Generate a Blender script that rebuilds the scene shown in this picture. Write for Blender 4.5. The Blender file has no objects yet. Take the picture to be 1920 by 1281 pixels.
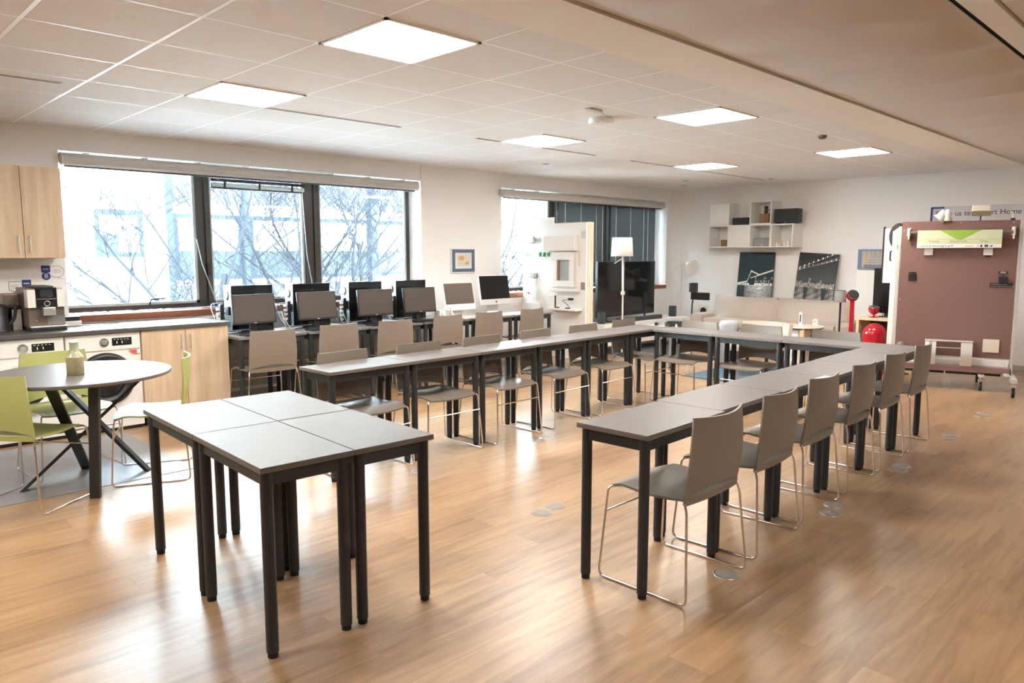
import bpy, bmesh, math, random
from math import sin, cos, pi, radians, sqrt, atan2
from mathutils import Vector, Matrix, Euler

C = bpy.context.scene.collection
SC = bpy.context.scene
random.seed(7)

# ------------------------------------------------------------------ camera
cam_d = bpy.data.cameras.new('camera')
cam = bpy.data.objects.new('camera', cam_d)
C.objects.link(cam)
YAW, PITCH, ROLL = 0.79312, -0.11823, -0.00034
f = Vector((cos(PITCH) * cos(YAW), cos(PITCH) * sin(YAW), sin(PITCH)))
r = Vector((sin(YAW), -cos(YAW), 0))
u = r.cross(f)
rr = cos(ROLL) * r + sin(ROLL) * u
uu = -sin(ROLL) * r + cos(ROLL) * u
M = Matrix((rr, uu, -f)).transposed().to_4x4()
M.translation = Vector((-1.49684, -5.96217, 1.50613))
cam.matrix_world = M
cam_d.sensor_width = 36
cam_d.lens = 1390.512 / 1920 * 36
cam_d.clip_start = 0.05
cam_d.clip_end = 200
SC.camera = cam

# ------------------------------------------------------------------ world, exposure
W = bpy.data.worlds.new('sky')
SC.world = W
W.use_nodes = True
bg = W.node_tree.nodes['Background']
bg.inputs['Color'].default_value = (0.77, 0.89, 1.0, 1)
bg.inputs['Strength'].default_value = 23.0
vs = SC.view_settings
vs.view_transform = 'Standard'
vs.look = 'None'
vs.gamma = 1
vs.use_curve_mapping = False
vs.exposure = 2.48
LED = 10.0
LEDC = (1.0, 0.92, 0.84, 1)
SC.cycles.max_bounces = 10
SC.cycles.diffuse_bounces = 6
SC.cycles.glossy_bounces = 4
SC.cycles.transmission_bounces = 6
SC.cycles.sample_clamp_indirect = 8

# ------------------------------------------------------------------ materials
MATS = {}


def nt(m):
    return m.node_tree.nodes, m.node_tree.links


def mat(name, col, rough=0.5, metal=0.0, bump=0.0, bscale=60, var=0.0, vscale=8, coat=0.0, emit=None, estr=0.0, spec=0.5):
    if name in MATS:
        return MATS[name]
    m = bpy.data.materials.new(name)
    m.use_nodes = True
    N, L = nt(m)
    b = N['Principled BSDF']
    b.inputs['Base Color'].default_value = (*col, 1)
    b.inputs['Roughness'].default_value = rough
    b.inputs['Metallic'].default_value = metal
    b.inputs['Coat Weight'].default_value = coat
    b.inputs['Specular IOR Level'].default_value = spec
    if emit:
        b.inputs['Emission Color'].default_value = (*emit, 1)
        b.inputs['Emission Strength'].default_value = estr
    tc = N.new('ShaderNodeTexCoord')
    if var:
        n = N.new('ShaderNodeTexNoise')
        n.inputs['Scale'].default_value = vscale
        n.inputs['Detail'].default_value = 4
        L.new(tc.outputs['Object'], n.inputs['Vector'])
        mx = N.new('ShaderNodeMixRGB')
        mx.inputs[1].default_value = (*[max(0, c * (1 - var)) for c in col], 1)
        mx.inputs[2].default_value = (*[min(1, c * (1 + var)) for c in col], 1)
        L.new(n.outputs['Fac'], mx.inputs[0])
        L.new(mx.outputs[0], b.inputs['Base Color'])
    if bump:
        n = N.new('ShaderNodeTexNoise')
        n.inputs['Scale'].default_value = bscale
        n.inputs['Detail'].default_value = 3
        L.new(tc.outputs['Object'], n.inputs['Vector'])
        bp = N.new('ShaderNodeBump')
        bp.inputs['Strength'].default_value = bump
        bp.inputs['Distance'].default_value = 0.002
        L.new(n.outputs['Fac'], bp.inputs['Height'])
        L.new(bp.outputs['Normal'], b.inputs['Normal'])
    MATS[name] = m
    return m


def math_node(N, L, op, a, b=None):
    n = N.new('ShaderNodeMath')
    n.operation = op
    for i, v in enumerate((a, b)):
        if v is None:
            continue
        if isinstance(v, (int, float)):
            n.inputs[i].default_value = v
        else:
            L.new(v, n.inputs[i])
    return n.outputs[0]


def floor_mat():
    m = bpy.data.materials.new('oak_planks')
    m.use_nodes = True
    N, L = nt(m)
    b = N['Principled BSDF']
    tc = N.new('ShaderNodeTexCoord')
    br = N.new('ShaderNodeTexBrick')
    br.offset = 0.37
    br.inputs['Scale'].default_value = 1
    br.inputs['Brick Width'].default_value = 1.22
    br.inputs['Row Height'].default_value = 0.18
    br.inputs['Mortar Size'].default_value = 0.0012
    br.inputs['Mortar Smooth'].default_value = 0.3
    br.inputs['Bias'].default_value = 0
    br.inputs['Color1'].default_value = (0, 0, 0, 1)
    br.inputs['Color2'].default_value = (1, 1, 1, 1)
    br.inputs['Mortar'].default_value = (0.3, 0.3, 0.3, 1)
    L.new(tc.outputs['Object'], br.inputs['Vector'])
    # grain: noise stretched along the planks, shifted per plank
    mp = N.new('ShaderNodeMapping')
    mp.inputs['Scale'].default_value = (1.6, 16, 1)
    L.new(tc.outputs['Object'], mp.inputs['Vector'])
    ad = N.new('ShaderNodeVectorMath')
    ad.operation = 'ADD'
    sc = N.new('ShaderNodeVectorMath')
    sc.operation = 'SCALE'
    sc.inputs['Scale'].default_value = 9
    L.new(br.outputs['Color'], sc.inputs[0])
    L.new(mp.outputs[0], ad.inputs[0])
    L.new(sc.outputs[0], ad.inputs[1])
    n1 = N.new('ShaderNodeTexNoise')
    n1.inputs['Scale'].default_value = 1.3
    n1.inputs['Detail'].default_value = 7
    n1.inputs['Roughness'].default_value = 0.6
    n1.inputs['Distortion'].default_value = 0.6
    L.new(ad.outputs[0], n1.inputs['Vector'])
    mp2 = N.new('ShaderNodeMapping')
    mp2.inputs['Scale'].default_value = (0.55, 1.6, 1)
    L.new(tc.outputs['Object'], mp2.inputs['Vector'])
    n2 = N.new('ShaderNodeTexNoise')
    n2.inputs['Scale'].default_value = 1.8
    n2.inputs['Detail'].default_value = 4
    L.new(mp2.outputs[0], n2.inputs['Vector'])
    rp = N.new('ShaderNodeValToRGB')
    e = rp.color_ramp.elements
    e[0].position = 0.29
    e[0].color = (0.165, 0.085, 0.037, 1)
    e[1].position = 0.71
    e[1].color = (0.50, 0.325, 0.172, 1)
    k = e.new(0.5)
    k.color = (0.355, 0.217, 0.107, 1)
    mixv = math_node(N, L, 'MULTIPLY', n1.outputs['Fac'], 0.55)
    mixw = math_node(N, L, 'MULTIPLY', n2.outputs['Fac'], 0.45)
    s = math_node(N, L, 'ADD', mixv, mixw)
    pv = N.new('ShaderNodeSeparateColor')
    L.new(br.outputs['Color'], pv.inputs[0])
    s2 = math_node(N, L, 'MULTIPLY_ADD', pv.outputs[0], 0.10)
    s2.node.inputs[2].default_value = -0.05
    s3 = math_node(N, L, 'ADD', s, s2)
    L.new(s3, rp.inputs['Fac'])
    mx = N.new('ShaderNodeMixRGB')
    mx.blend_type = 'MULTIPLY'
    mx.inputs[2].default_value = (0.80, 0.76, 0.72, 1)
    L.new(br.outputs['Fac'], mx.inputs[0])
    L.new(rp.outputs[0], mx.inputs[1])
    L.new(mx.outputs[0], b.inputs['Base Color'])
    b.inputs['Roughness'].default_value = 0.35
    bp = N.new('ShaderNodeBump')
    bp.inputs['Strength'].default_value = 0.05
    bp.inputs['Distance'].default_value = 0.002
    L.new(n1.outputs['Fac'], bp.inputs['Height'])
    L.new(bp.outputs[0], b.inputs['Normal'])
    b.inputs['Specular IOR Level'].default_value = 0.8
    b.inputs['Coat Weight'].default_value = 0.4
    b.inputs['Coat Roughness'].default_value = 0.36
    return m


def ceiling_mat():
    m = bpy.data.materials.new('ceiling_tiles')
    m.use_nodes = True
    N, L = nt(m)
    b = N['Principled BSDF']
    tc = N.new('ShaderNodeTexCoord')
    sp = N.new('ShaderNodeSeparateXYZ')
    L.new(tc.outputs['Object'], sp.inputs[0])
    px = math_node(N, L, 'PINGPONG', sp.outputs['X'], 0.3)
    py = math_node(N, L, 'PINGPONG', sp.outputs['Y'], 0.3)
    # bars every 0.6 m, slightly raised, with a thin dark seam beside them
    mn = math_node(N, L, 'MINIMUM', px, py)
    bar = math_node(N, L, 'LESS_THAN', mn, 0.0105)
    seam = math_node(N, L, 'LESS_THAN', mn, 0.0135)
    n = N.new('ShaderNodeTexNoise')
    n.inputs['Scale'].default_value = 260
    L.new(tc.outputs['Object'], n.inputs['Vector'])
    m1 = N.new('ShaderNodeMixRGB')
    m1.inputs[1].default_value = (0.74, 0.725, 0.71, 1)
    m1.inputs[2].default_value = (0.80, 0.785, 0.77, 1)
    L.new(n.outputs['Fac'], m1.inputs[0])
    m2 = N.new('ShaderNodeMixRGB')
    m2.inputs[2].default_value = (0.58, 0.55, 0.52, 1)
    L.new(seam, m2.inputs[0])
    L.new(m1.outputs[0], m2.inputs[1])
    m3 = N.new('ShaderNodeMixRGB')
    m3.inputs[2].default_value = (0.93, 0.93, 0.93, 1)
    L.new(bar, m3.inputs[0])
    L.new(m2.outputs[0], m3.inputs[1])
    L.new(m3.outputs[0], b.inputs['Base Color'])
    rgh = math_node(N, L, 'MULTIPLY_ADD', bar, -0.5)
    rgh.node.inputs[2].default_value = 0.95
    L.new(rgh, b.inputs['Roughness'])
    bp = N.new('ShaderNodeBump')
    bp.inputs['Strength'].default_value = 0.25
    bp.inputs['Distance'].default_value = 0.003
    L.new(n.outputs['Fac'], bp.inputs['Height'])
    L.new(bp.outputs[0], b.inputs['Normal'])
    return m


def wood_mat(name, c0, c1, scale=(14, 14, 1.2), rough=0.5):
    m = bpy.data.materials.new(name)
    m.use_nodes = True
    N, L = nt(m)
    b = N['Principled BSDF']
    tc = N.new('ShaderNodeTexCoord')
    mp = N.new('ShaderNodeMapping')
    mp.inputs['Scale'].default_value = scale
    L.new(tc.outputs['Object'], mp.inputs['Vector'])
    n = N.new('ShaderNodeTexNoise')
    n.inputs['Scale'].default_value = 1.4
    n.inputs['Detail'].default_value = 6
    n.inputs['Distortion'].default_value = 0.7
    L.new(mp.outputs[0], n.inputs['Vector'])
    rp = N.new('ShaderNodeValToRGB')
    rp.color_ramp.elements[0].position = 0.3
    rp.color_ramp.elements[0].color = (*c0, 1)
    rp.color_ramp.elements[1].position = 0.7
    rp.color_ramp.elements[1].color = (*c1, 1)
    L.new(n.outputs['Fac'], rp.inputs[0])
    L.new(rp.outputs[0], b.inputs['Base Color'])
    b.inputs['Roughness'].default_value = rough
    return m


def fabric_mat(name, col, scale=900):
    m = bpy.data.materials.new(name)
    m.use_nodes = True
    N, L = nt(m)
    b = N['Principled BSDF']
    tc = N.new('ShaderNodeTexCoord')
    n = N.new('ShaderNodeTexNoise')
    n.inputs['Scale'].default_value = scale
    L.new(tc.outputs['Object'], n.inputs['Vector'])
    mx = N.new('ShaderNodeMixRGB')
    mx.inputs[1].default_value = (*[c * .75 for c in col], 1)
    mx.inputs[2].default_value = (*[min(1, c * 1.25) for c in col], 1)
    L.new(n.outputs['Fac'], mx.inputs[0])
    L.new(mx.outputs[0], b.inputs['Base Color'])
    b.inputs['Roughness'].default_value = 0.95
    b.inputs['Sheen Weight'].default_value = 0.2
    bp = N.new('ShaderNodeBump')
    bp.inputs['Strength'].default_value = 0.3
    bp.inputs['Distance'].default_value = 0.002
    L.new(n.outputs['Fac'], bp.inputs['Height'])
    L.new(bp.outputs[0], b.inputs['Normal'])
    return m


def picture_mat(name, rough=0.6):
    m = bpy.data.materials.new(name)
    m.use_nodes = True
    N, L = nt(m)
    a = N.new('ShaderNodeVertexColor')
    a.layer_name = 'print'
    L.new(a.outputs['Color'], N['Principled BSDF'].inputs['Base Color'])
    N['Principled BSDF'].inputs['Roughness'].default_value = rough
    return m


def glass_mat():
    m = bpy.data.materials.new('window_glass')
    m.use_nodes = True
    N, L = nt(m)
    N.clear()
    o = N.new('ShaderNodeOutputMaterial')
    t = N.new('ShaderNodeBsdfTransparent')
    t.inputs[0].default_value = (0.93, 0.97, 0.97, 1)
    g = N.new('ShaderNodeBsdfGlossy')
    g.inputs['Roughness'].default_value = 0.02
    fr = N.new('ShaderNodeFresnel')
    fr.inputs[0].default_value = 1.35
    mx = N.new('ShaderNodeMixShader')
    L.new(fr.outputs[0], mx.inputs[0])
    L.new(t.outputs[0], mx.inputs[1])
    L.new(g.outputs[0], mx.inputs[2])
    L.new(mx.outputs[0], o.inputs[0])
    return m


FLOOR = floor_mat()
CEIL = ceiling_mat()
GLASS = glass_mat()
PRINT = picture_mat('printed_picture')
WALL = mat('white_wall_paint', (0.88, 0.87, 0.855), 0.85, bump=0.08, bscale=120)
BACKW = mat('white_wall_panels', (0.87, 0.865, 0.855), 0.8, bump=0.05, bscale=90)
BEAM = mat('ceiling_bulkhead', (0.84, 0.80, 0.73), 0.9)
BAFFLE = mat('perforated_ceiling_panel', (0.62, 0.56, 0.50), 0.65, bump=0.4, bscale=420)
DARKGAP = mat('dark_gap', (0.03, 0.035, 0.035), 0.8)
TOP = mat('grey_laminate', (0.160, 0.147, 0.142), 0.42, bump=0.06, bscale=500, spec=0.30)
EDGE = mat('grey_edge_band', (0.16, 0.14, 0.125), 0.5)
LEGM = mat('anthracite_steel', (0.026, 0.030, 0.033), 0.45, bump=0.05, bscale=300)
FOOTM = mat('black_rubber', (0.012, 0.012, 0.013), 0.7)
SHELL = mat('grey_plastic_shell', (0.22, 0.185, 0.15), 0.42, bump=0.10, bscale=700, spec=0.5)
GREEN = mat('lime_plastic_shell', (0.42, 0.45, 0.17), 0.42, bump=0.10, bscale=700)
CHROME = mat('chrome_wire', (0.78, 0.74, 0.70), 0.14, metal=1.0)
BLACK = mat('black_plastic', (0.016, 0.017, 0.019), 0.4)
GLOSSB = mat('glossy_black', (0.010, 0.011, 0.012), 0.08)
SCREEN = mat('matt_screen', (0.065, 0.050, 0.040), 0.50, spec=0.6)  # brownish base paints in the haze of reflected LED light
WHITEP = mat('white_plastic', (0.80, 0.79, 0.77), 0.35)
WHITEL = mat('white_lacquer', (0.82, 0.81, 0.79), 0.3)
SILVER = mat('silver_metal', (0.62, 0.62, 0.62), 0.3, metal=0.9)
ALU = mat('brushed_aluminium', (0.66, 0.65, 0.63), 0.42, metal=0.45)
OAKL = wood_mat('pale_oak_cabinet', (0.52, 0.39, 0.26), (0.66, 0.52, 0.37))
PINE = wood_mat('pale_plywood_edge', (0.62, 0.43, 0.26), (0.80, 0.62, 0.42), (40, 40, 2))
SILLW = wood_mat('brown_sill_wood', (0.20, 0.065, 0.03), (0.33, 0.125, 0.055), (1.2, 20, 20), 0.4)
WTOP = mat('dark_worktop', (0.085, 0.082, 0.078), 0.33, var=0.2, vscale=30)
FRAME = mat('dark_window_frame', (0.045, 0.040, 0.036), 0.42)
FRAMEL = mat('light_window_bead', (0.42, 0.50, 0.52), 0.35, metal=0.3)
BLINDM = mat('grey_blind_cassette', (0.50, 0.49, 0.47), 0.45)
VENET = mat('dark_venetian_slat', (0.075, 0.085, 0.085), 0.5)
SOFA = fabric_mat('beige_sofa_fabric', (0.50, 0.43, 0.37))
POUFM = fabric_mat('pale_grey_fabric', (0.36, 0.38, 0.41))
MAUVE = fabric_mat('mauve_board_felt', (0.20, 0.108, 0.09), 500)
RED = mat('glossy_red', (0.42, 0.008, 0.018), 0.15, coat=0.5)
SPKGREY = fabric_mat('grey_speaker_cloth', (0.33, 0.33, 0.33), 1200)
DKCLOTH = fabric_mat('dark_speaker_cloth', (0.035, 0.042, 0.046), 1200)
BROWNB = wood_mat('brown_box', (0.20, 0.10, 0.045), (0.30, 0.16, 0.08))
CERAM = mat('glazed_vase', (0.34, 0.30, 0.17), 0.25, coat=0.4, var=0.25, vscale=40)
CERAML = mat('pale_vase_neck', (0.40, 0.42, 0.27), 0.2, coat=0.5)
MATG = mat('grey_vinyl', (0.26, 0.27, 0.29), 0.38, var=0.1, vscale=20)
BLUE = mat('deep_blue_print', (0.02, 0.035, 0.22), 0.5)
INK = mat('dark_ink', (0.03, 0.02, 0.09), 0.6)
INKG = mat('olive_ink', (0.20, 0.21, 0.10), 0.6)
REDL = mat('red_label', (0.7, 0.08, 0.05), 0.5)
GREENL = mat('green_parts', (0.05, 0.30, 0.14), 0.5)
PAPER = mat('white_paper', (0.85, 0.84, 0.82), 0.7)
BANNERC = mat('pale_green_banner', (0.62, 0.66, 0.44), 0.6)
BANNERG = mat('bright_green_print', (0.28, 0.46, 0.06), 0.6)
SIGNW = mat('sign_board', (0.66, 0.65, 0.66), 0.5)
FACADE = mat('white_facade_render', (0.84, 0.83, 0.81), 0.9)
FACB = mat('grey_facade_frame', (0.0145, 0.018, 0.023), 0.9, spec=0.05)
FACP = mat('facade_pane', (0.012, 0.017, 0.018), 0.6, spec=0.1)
FACS = mat('lowered_white_roller', (0.86, 0.86, 0.84), 0.8)
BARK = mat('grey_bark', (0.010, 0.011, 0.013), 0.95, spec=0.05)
GROUNDM = mat('street_asphalt', (0.10, 0.10, 0.105), 0.9)
DISC = mat('brushed_floor_socket', (0.42, 0.41, 0.39), 0.32, metal=0.7)
DISCD = mat('floor_socket_inlay', (0.30, 0.27, 0.24), 0.5)
RUGB = fabric_mat('blue_rug', (0.03, 0.10, 0.16), 300)
LAMPW = mat('white_lamp_shade', (0.85, 0.83, 0.80), 0.7)
LEDM = mat('led_diffuser', (0.9, 0.9, 0.9), 0.5, emit=LEDC[:3], estr=LED)
CREAM = mat('cream_plastic', (0.76, 0.70, 0.60), 0.45)
TAUPE = mat('taupe_metal', (0.20, 0.16, 0.10), 0.5)
BEIGEM = mat('bronze_front', (0.17, 0.14, 0.112), 0.35, metal=0.4)
RADM = mat('grey_wall_unit', (0.45, 0.43, 0.41), 0.6)
BLUEC = mat('blue_cable', (0.05, 0.12, 0.45), 0.5)


# ------------------------------------------------------------------ mesh builder
class MB:
    def __init__(s):
        s.v = []
        s.f = []
        s.sm = []

    def add(s, v, f, smooth=False):
        o = len(s.v)
        s.v += [Vector(p) for p in v]
        for q in f:
            s.f.append([i + o for i in q])
            s.sm.append(smooth)
        return s

    def box(s, lo, hi, rz=0, piv=None, m=None):
        x0, y0, z0 = lo
        x1, y1, z1 = hi
        v = [Vector(p) for p in ((x0, y0, z0), (x1, y0, z0), (x1, y1, z0), (x0, y1, z0),
                                 (x0, y0, z1), (x1, y0, z1), (x1, y1, z1), (x0, y1, z1))]
        if m is not None:
            v = [m @ p for p in v]
        return s.add(v, [(3, 2, 1, 0), (4, 5, 6, 7), (0, 1, 5, 4), (1, 2, 6, 5), (2, 3, 7, 6), (3, 0, 4, 7)])

    def rbox(s, lo, hi, b=0.005, m=None):
        """box with chamfered edges"""
        bm = bmesh.new()
        c = [(lo[i] + hi[i]) / 2 for i in range(3)]
        d = [hi[i] - lo[i] for i in range(3)]
        bmesh.ops.create_cube(bm, size=1, matrix=Matrix.Translation(c) @ Matrix.Diagonal((*d, 1)))
        b = min(b, min(d) * 0.45)
        bmesh.ops.bevel(bm, geom=bm.edges[:], offset=b, segments=2, profile=0.6, affect='EDGES')
        bm.verts.index_update()
        v = [m @ q.co if m is not None else q.co.copy() for q in bm.verts]
        fs = [[q.index for q in fc.verts] for fc in bm.faces]
        bm.free()
        return s.add(v, fs)

    def tube(s, pts, rad, n=8, caps=True):
        pts = [Vector(p) for p in pts]
        R = rad if isinstance(rad, (list, tuple)) else [rad] * len(pts)
        rings = []
        prev = None
        for i, p in enumerate(pts):
            a = pts[max(0, i - 1)]
            b = pts[min(len(pts) - 1, i + 1)]
            t = (b - a).normalized()
            if 0 < i < len(pts) - 1:
                t = ((pts[i] - a).normalized() + (b - pts[i]).normalized())
                t = t.normalized() if t.length > 1e-6 else (b - a).normalized()
            if prev is None:
                e = Vector((0, 0, 1)) if abs(t.z) < .9 else Vector((1, 0, 0))
                x = t.cross(e).normalized()
            else:
                x = (prev - t * prev.dot(t)).normalized()
            prev = x
            y = t.cross(x)
            rings.append([p + R[i] * (cos(2 * pi * k / n) * x + sin(2 * pi * k / n) * y) for k in range(n)])
        v = [q for rg in rings for q in rg]
        fs = []
        for i in range(len(rings) - 1):
            for k in range(n):
                a, b = i * n + k, i * n + (k + 1) % n
                fs.append((a, b, b + n, a + n))
        s.add(v, fs, True)
        if caps:
            s.add(rings[0], [tuple(reversed(range(n)))])
            s.add(rings[-1], [tuple(range(n))])
        return s

    def cyl(s, p0, p1, r0, r1=None, n=16):
        p0, p1 = Vector(p0), Vector(p1)
        r1 = r0 if r1 is None else r1
        return s.tube([p0, p1], [r0, r1], n)

    def lathe(s, prof, c=(0, 0, 0), n=24, m=None, smooth=True):
        """prof: list of (r, z), bottom to top"""
        v = []
        for (rd, z) in prof:
            for k in range(n):
                a = 2 * pi * k / n
                p = Vector((c[0] + rd * cos(a), c[1] + rd * sin(a), c[2] + z))
                v.append(m @ p if m is not None else p)
        fs = []
        for i in range(len(prof) - 1):
            for k in range(n):
                a, b = i * n + k, i * n + (k + 1) % n
                fs.append((a, b, b + n, a + n))
        s.add(v, fs, smooth)
        s.add(v[:n], [tuple(reversed(range(n)))])
        s.add(v[-n:], [tuple(range(n))])
        return s

    def prism(s, poly, lo, hi, axis='z', m=None):
        """extrude a 2D polygon along an axis"""
        def P(a, b, h):
            p = {'z': (a, b, h), 'y': (a, h, b), 'x': (h, a, b)}[axis]
            p = Vector(p)
            return m @ p if m is not None else p
        n = len(poly)
        v = [P(a, b, lo) for a, b in poly] + [P(a, b, hi) for a, b in poly]
        fs = [tuple(reversed(range(n))), tuple(range(n, 2 * n))]
        fs += [(i, (i + 1) % n, n + (i + 1) % n, n + i) for i in range(n)]
        return s.add(v, fs)

    def sheet(s, P, th, smooth=True):
        """thick sheet through a grid of points P[i][j]"""
        ni, nj = len(P), len(P[0])
        P = [[Vector(p) for p in row] for row in P]

        def nrm(i, j):
            a = P[min(i + 1, ni - 1)][j] - P[max(i - 1, 0)][j]
            b = P[i][min(j + 1, nj - 1)] - P[i][max(j - 1, 0)]
            return a.cross(b).normalized()
        A, B = [], []
        for i in range(ni):
            for j in range(nj):
                n = nrm(i, j)
                A.append(P[i][j] + n * th / 2)
                B.append(P[i][j] - n * th / 2)
        fa, fb = [], []
        for i in range(ni - 1):
            for j in range(nj - 1):
                a = i * nj + j
                fa.append((a, a + nj, a + nj + 1, a + 1))
                fb.append((a, a + 1, a + nj + 1, a + nj))
        s.add(A, fa, smooth)
        s.add(B, fb, smooth)
        loop = [(0, j) for j in range(nj)] + [(i, nj - 1) for i in range(1, ni)] + \
               [(ni - 1, j) for j in range(nj - 2, -1, -1)] + [(i, 0) for i in range(ni - 2, 0, -1)]
        idx = [i * nj + j for i, j in loop]
        v = [A[i] for i in idx] + [B[i] for i in idx]
        n = len(idx)
        s.add(v, [(i, (i + 1) % n, n + (i + 1) % n, n + i) for i in range(n)])
        return s

    def build(s, name, m, parent=None, loc=None, rz=None):
        me = bpy.data.meshes.new(name)
        me.from_pydata([tuple(p) for p in s.v], [], s.f)
        me.polygons.foreach_set('use_smooth', s.sm)
        bm = bmesh.new()
        bm.from_mesh(me)
        bmesh.ops.recalc_face_normals(bm, faces=bm.faces[:])
        bm.to_mesh(me)
        bm.free()
        me.materials.append(m)
        o = bpy.data.objects.new(name, me)
        C.objects.link(o)
        if parent is not None:
            o.parent = parent
        if loc is not None:
            o.location = loc
        if rz is not None:
            o.rotation_euler = (0, 0, rz)
        return o


def B(lo, hi, bev=0.0):
    m = MB()
    return m.rbox(lo, hi, bev) if bev else m.box(lo, hi)


def tag(o, label, cat, group=None, kind=None):
    o['label'] = label
    o['category'] = cat
    if group:
        o['group'] = group
    if kind:
        o['kind'] = kind
    return o


def thing(name, label, cat, loc=(0, 0, 0), rz=0, group=None):
    o = bpy.data.objects.new(name, None)
    o.empty_display_size = 0.1
    C.objects.link(o)
    o.location = loc
    o.rotation_euler = (0, 0, rz)
    return tag(o, label, cat, group)


def struct(name, mb, m, parent=None):
    o = mb.build(name, m, parent)
    if parent is None:
        o['kind'] = 'structure'
    return o


def copy_tree(o, parent=None):
    c = o.copy()
    C.objects.link(c)
    c.parent = parent
    for ch in list(o.children):
        copy_tree(ch, c)
    return c


def dup(root, label, loc, rz, group=None):
    c = copy_tree(root)
    c.location = loc
    c.rotation_euler = (0, 0, rz)
    c['label'] = label
    if group:
        c['group'] = group
    return c


def text(name, body, size, m, parent, mw, extrude=0.0004, align='LEFT'):
    cu = bpy.data.curves.new(name, 'FONT')
    cu.body = body
    cu.size = size
    cu.extrude = extrude
    cu.align_x = align
    cu.materials.append(m)
    tmp = bpy.data.objects.new('lettering_outline', cu)
    C.objects.link(tmp)
    dg = bpy.context.evaluated_depsgraph_get()
    me = bpy.data.meshes.new_from_object(tmp.evaluated_get(dg))
    bpy.data.objects.remove(tmp)
    me.name = name
    me.transform(mw)
    o = bpy.data.objects.new(name, me)
    C.objects.link(o)
    o.parent = parent
    return o


def basis(origin, xdir, ydir):
    x = Vector(xdir).normalized()
    y = Vector(ydir).normalized()
    z = x.cross(y)
    m = Matrix((x, y, z)).transposed().to_4x4()
    m.translation = Vector(origin)
    return m


def picture(name, w, h, fn, parent, mw, nx=48, ny=60, m=None):
    """flat printed face with a colour per vertex, in its own x-y plane"""
    v, fs, col = [], [], []
    for j in range(ny + 1):
        for i in range(nx + 1):
            a, b = i / nx, j / ny
            v.append(mw @ Vector((a * w, b * h, 0)))
            col.append(fn(a, b))
    for j in range(ny):
        for i in range(nx):
            a = j * (nx + 1) + i
            fs.append((a, a + 1, a + nx + 2, a + nx + 1))
    me = bpy.data.meshes.new(name)
    me.from_pydata([tuple(p) for p in v], [], fs)
    at = me.color_attributes.new('print', 'FLOAT_COLOR', 'POINT')
    at.data.foreach_set('color', [c for q in col for c in (*q, 1.0)])
    me.materials.append(m or PRINT)
    o = bpy.data.objects.new(name, me)
    C.objects.link(o)
    o.parent = parent
    return o


def smooth_path(pts, n=6):
    """Catmull-Rom through points"""
    P = [Vector(p) for p in pts]
    P = [2 * P[0] - P[1]] + P + [2 * P[-1] - P[-2]]
    out = []
    for i in range(1, len(P) - 2):
        for k in range(n):
            t = k / n
            a, b, c, d = P[i - 1], P[i], P[i + 1], P[i + 2]
            out.append(0.5 * ((2 * b) + (c - a) * t + (2 * a - 5 * b + 4 * c - d) * t * t + (3 * b - a - 3 * c + d) * t ** 3))
    out.append(P[-2])
    return out


def rounded(pts, rad=0.03, n=4):
    """polyline with rounded corners"""
    P = [Vector(p) for p in pts]
    out = [P[0]]
    for i in range(1, len(P) - 1):
        a, b, c = P[i - 1], P[i], P[i + 1]
        d1, d2 = (a - b), (c - b)
        q = min(rad, d1.length * .45, d2.length * .45)
        s, e = b + d1.normalized() * q, b + d2.normalized() * q
        for k in range(n + 1):
            t = k / n
            out.append((1 - t) ** 2 * s + 2 * t * (1 - t) * b + t * t * e)
    out.append(P[-1])
    return out


# ================================================================== ROOM
H = 2.594          # ceiling height
XB = 9.80          # back wall
YW = 1.50          # window wall (inner face)
XL, YN = -7.6, -13.0
struct('floor', B((XL, YN, -0.12), (XB, YW, 0)), FLOOR)

# tiled ceiling in two fields either side of the lowered strip
cm = MB()
cm.box((XL, -3.345, H), (XB, YW, H + 0.12))
cm.box((XL, YN, H), (XB, -5.05, H + 0.12))
struct('ceiling', cm, CEIL)
struct('trim_1', B((XL, -3.745, H - 0.012), (XB, -3.357, H + 0.1)), BEAM)
struct('trim_2', B((XL, -5.038, H - 0.012), (XB, -4.925, H + 0.1)), BEAM)
gp = MB()
gp.box((XL, -3.360, H + 0.03), (XB, -3.340, H + 0.13))
gp.box((XL, -3.79, H + 0.02), (XB, -3.74, H + 0.12))
gp.box((XL, -4.93, H + 0.02), (XB, -4.87, H + 0.12))
gp.box((XL, -5.055, H + 0.03), (XB, -5.03, H + 0.13))
struct('trim_3', gp, DARKGAP)
# lowered strip of sagging perforated panels
bf = MB()
P = []
nb = 400
for i in range(nb + 1):
    xx = XL + (XB - XL) * i / nb
    ph = (xx - 0.25) / 0.72
    ph -= math.floor(ph)
    z = H + 0.004 - 0.030 * (sin(pi * ph) ** .8) - 0.010 * ph
    P.append([(xx, -3.759, H + .004), (xx, -3.79, H + .004), (xx, -3.9, z), (xx, -4.33, z), (xx, -4.75, z), (xx, -4.86, H + .006), (xx, -4.885, H + .006)])
bf.sheet(P, 0.006)
struct('trim_4', bf, BAFFLE)
struct('trim_5', B((XL, -5.0, H + 0.13), (XB, -3.3, H + 0.2)), DARKGAP)

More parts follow.
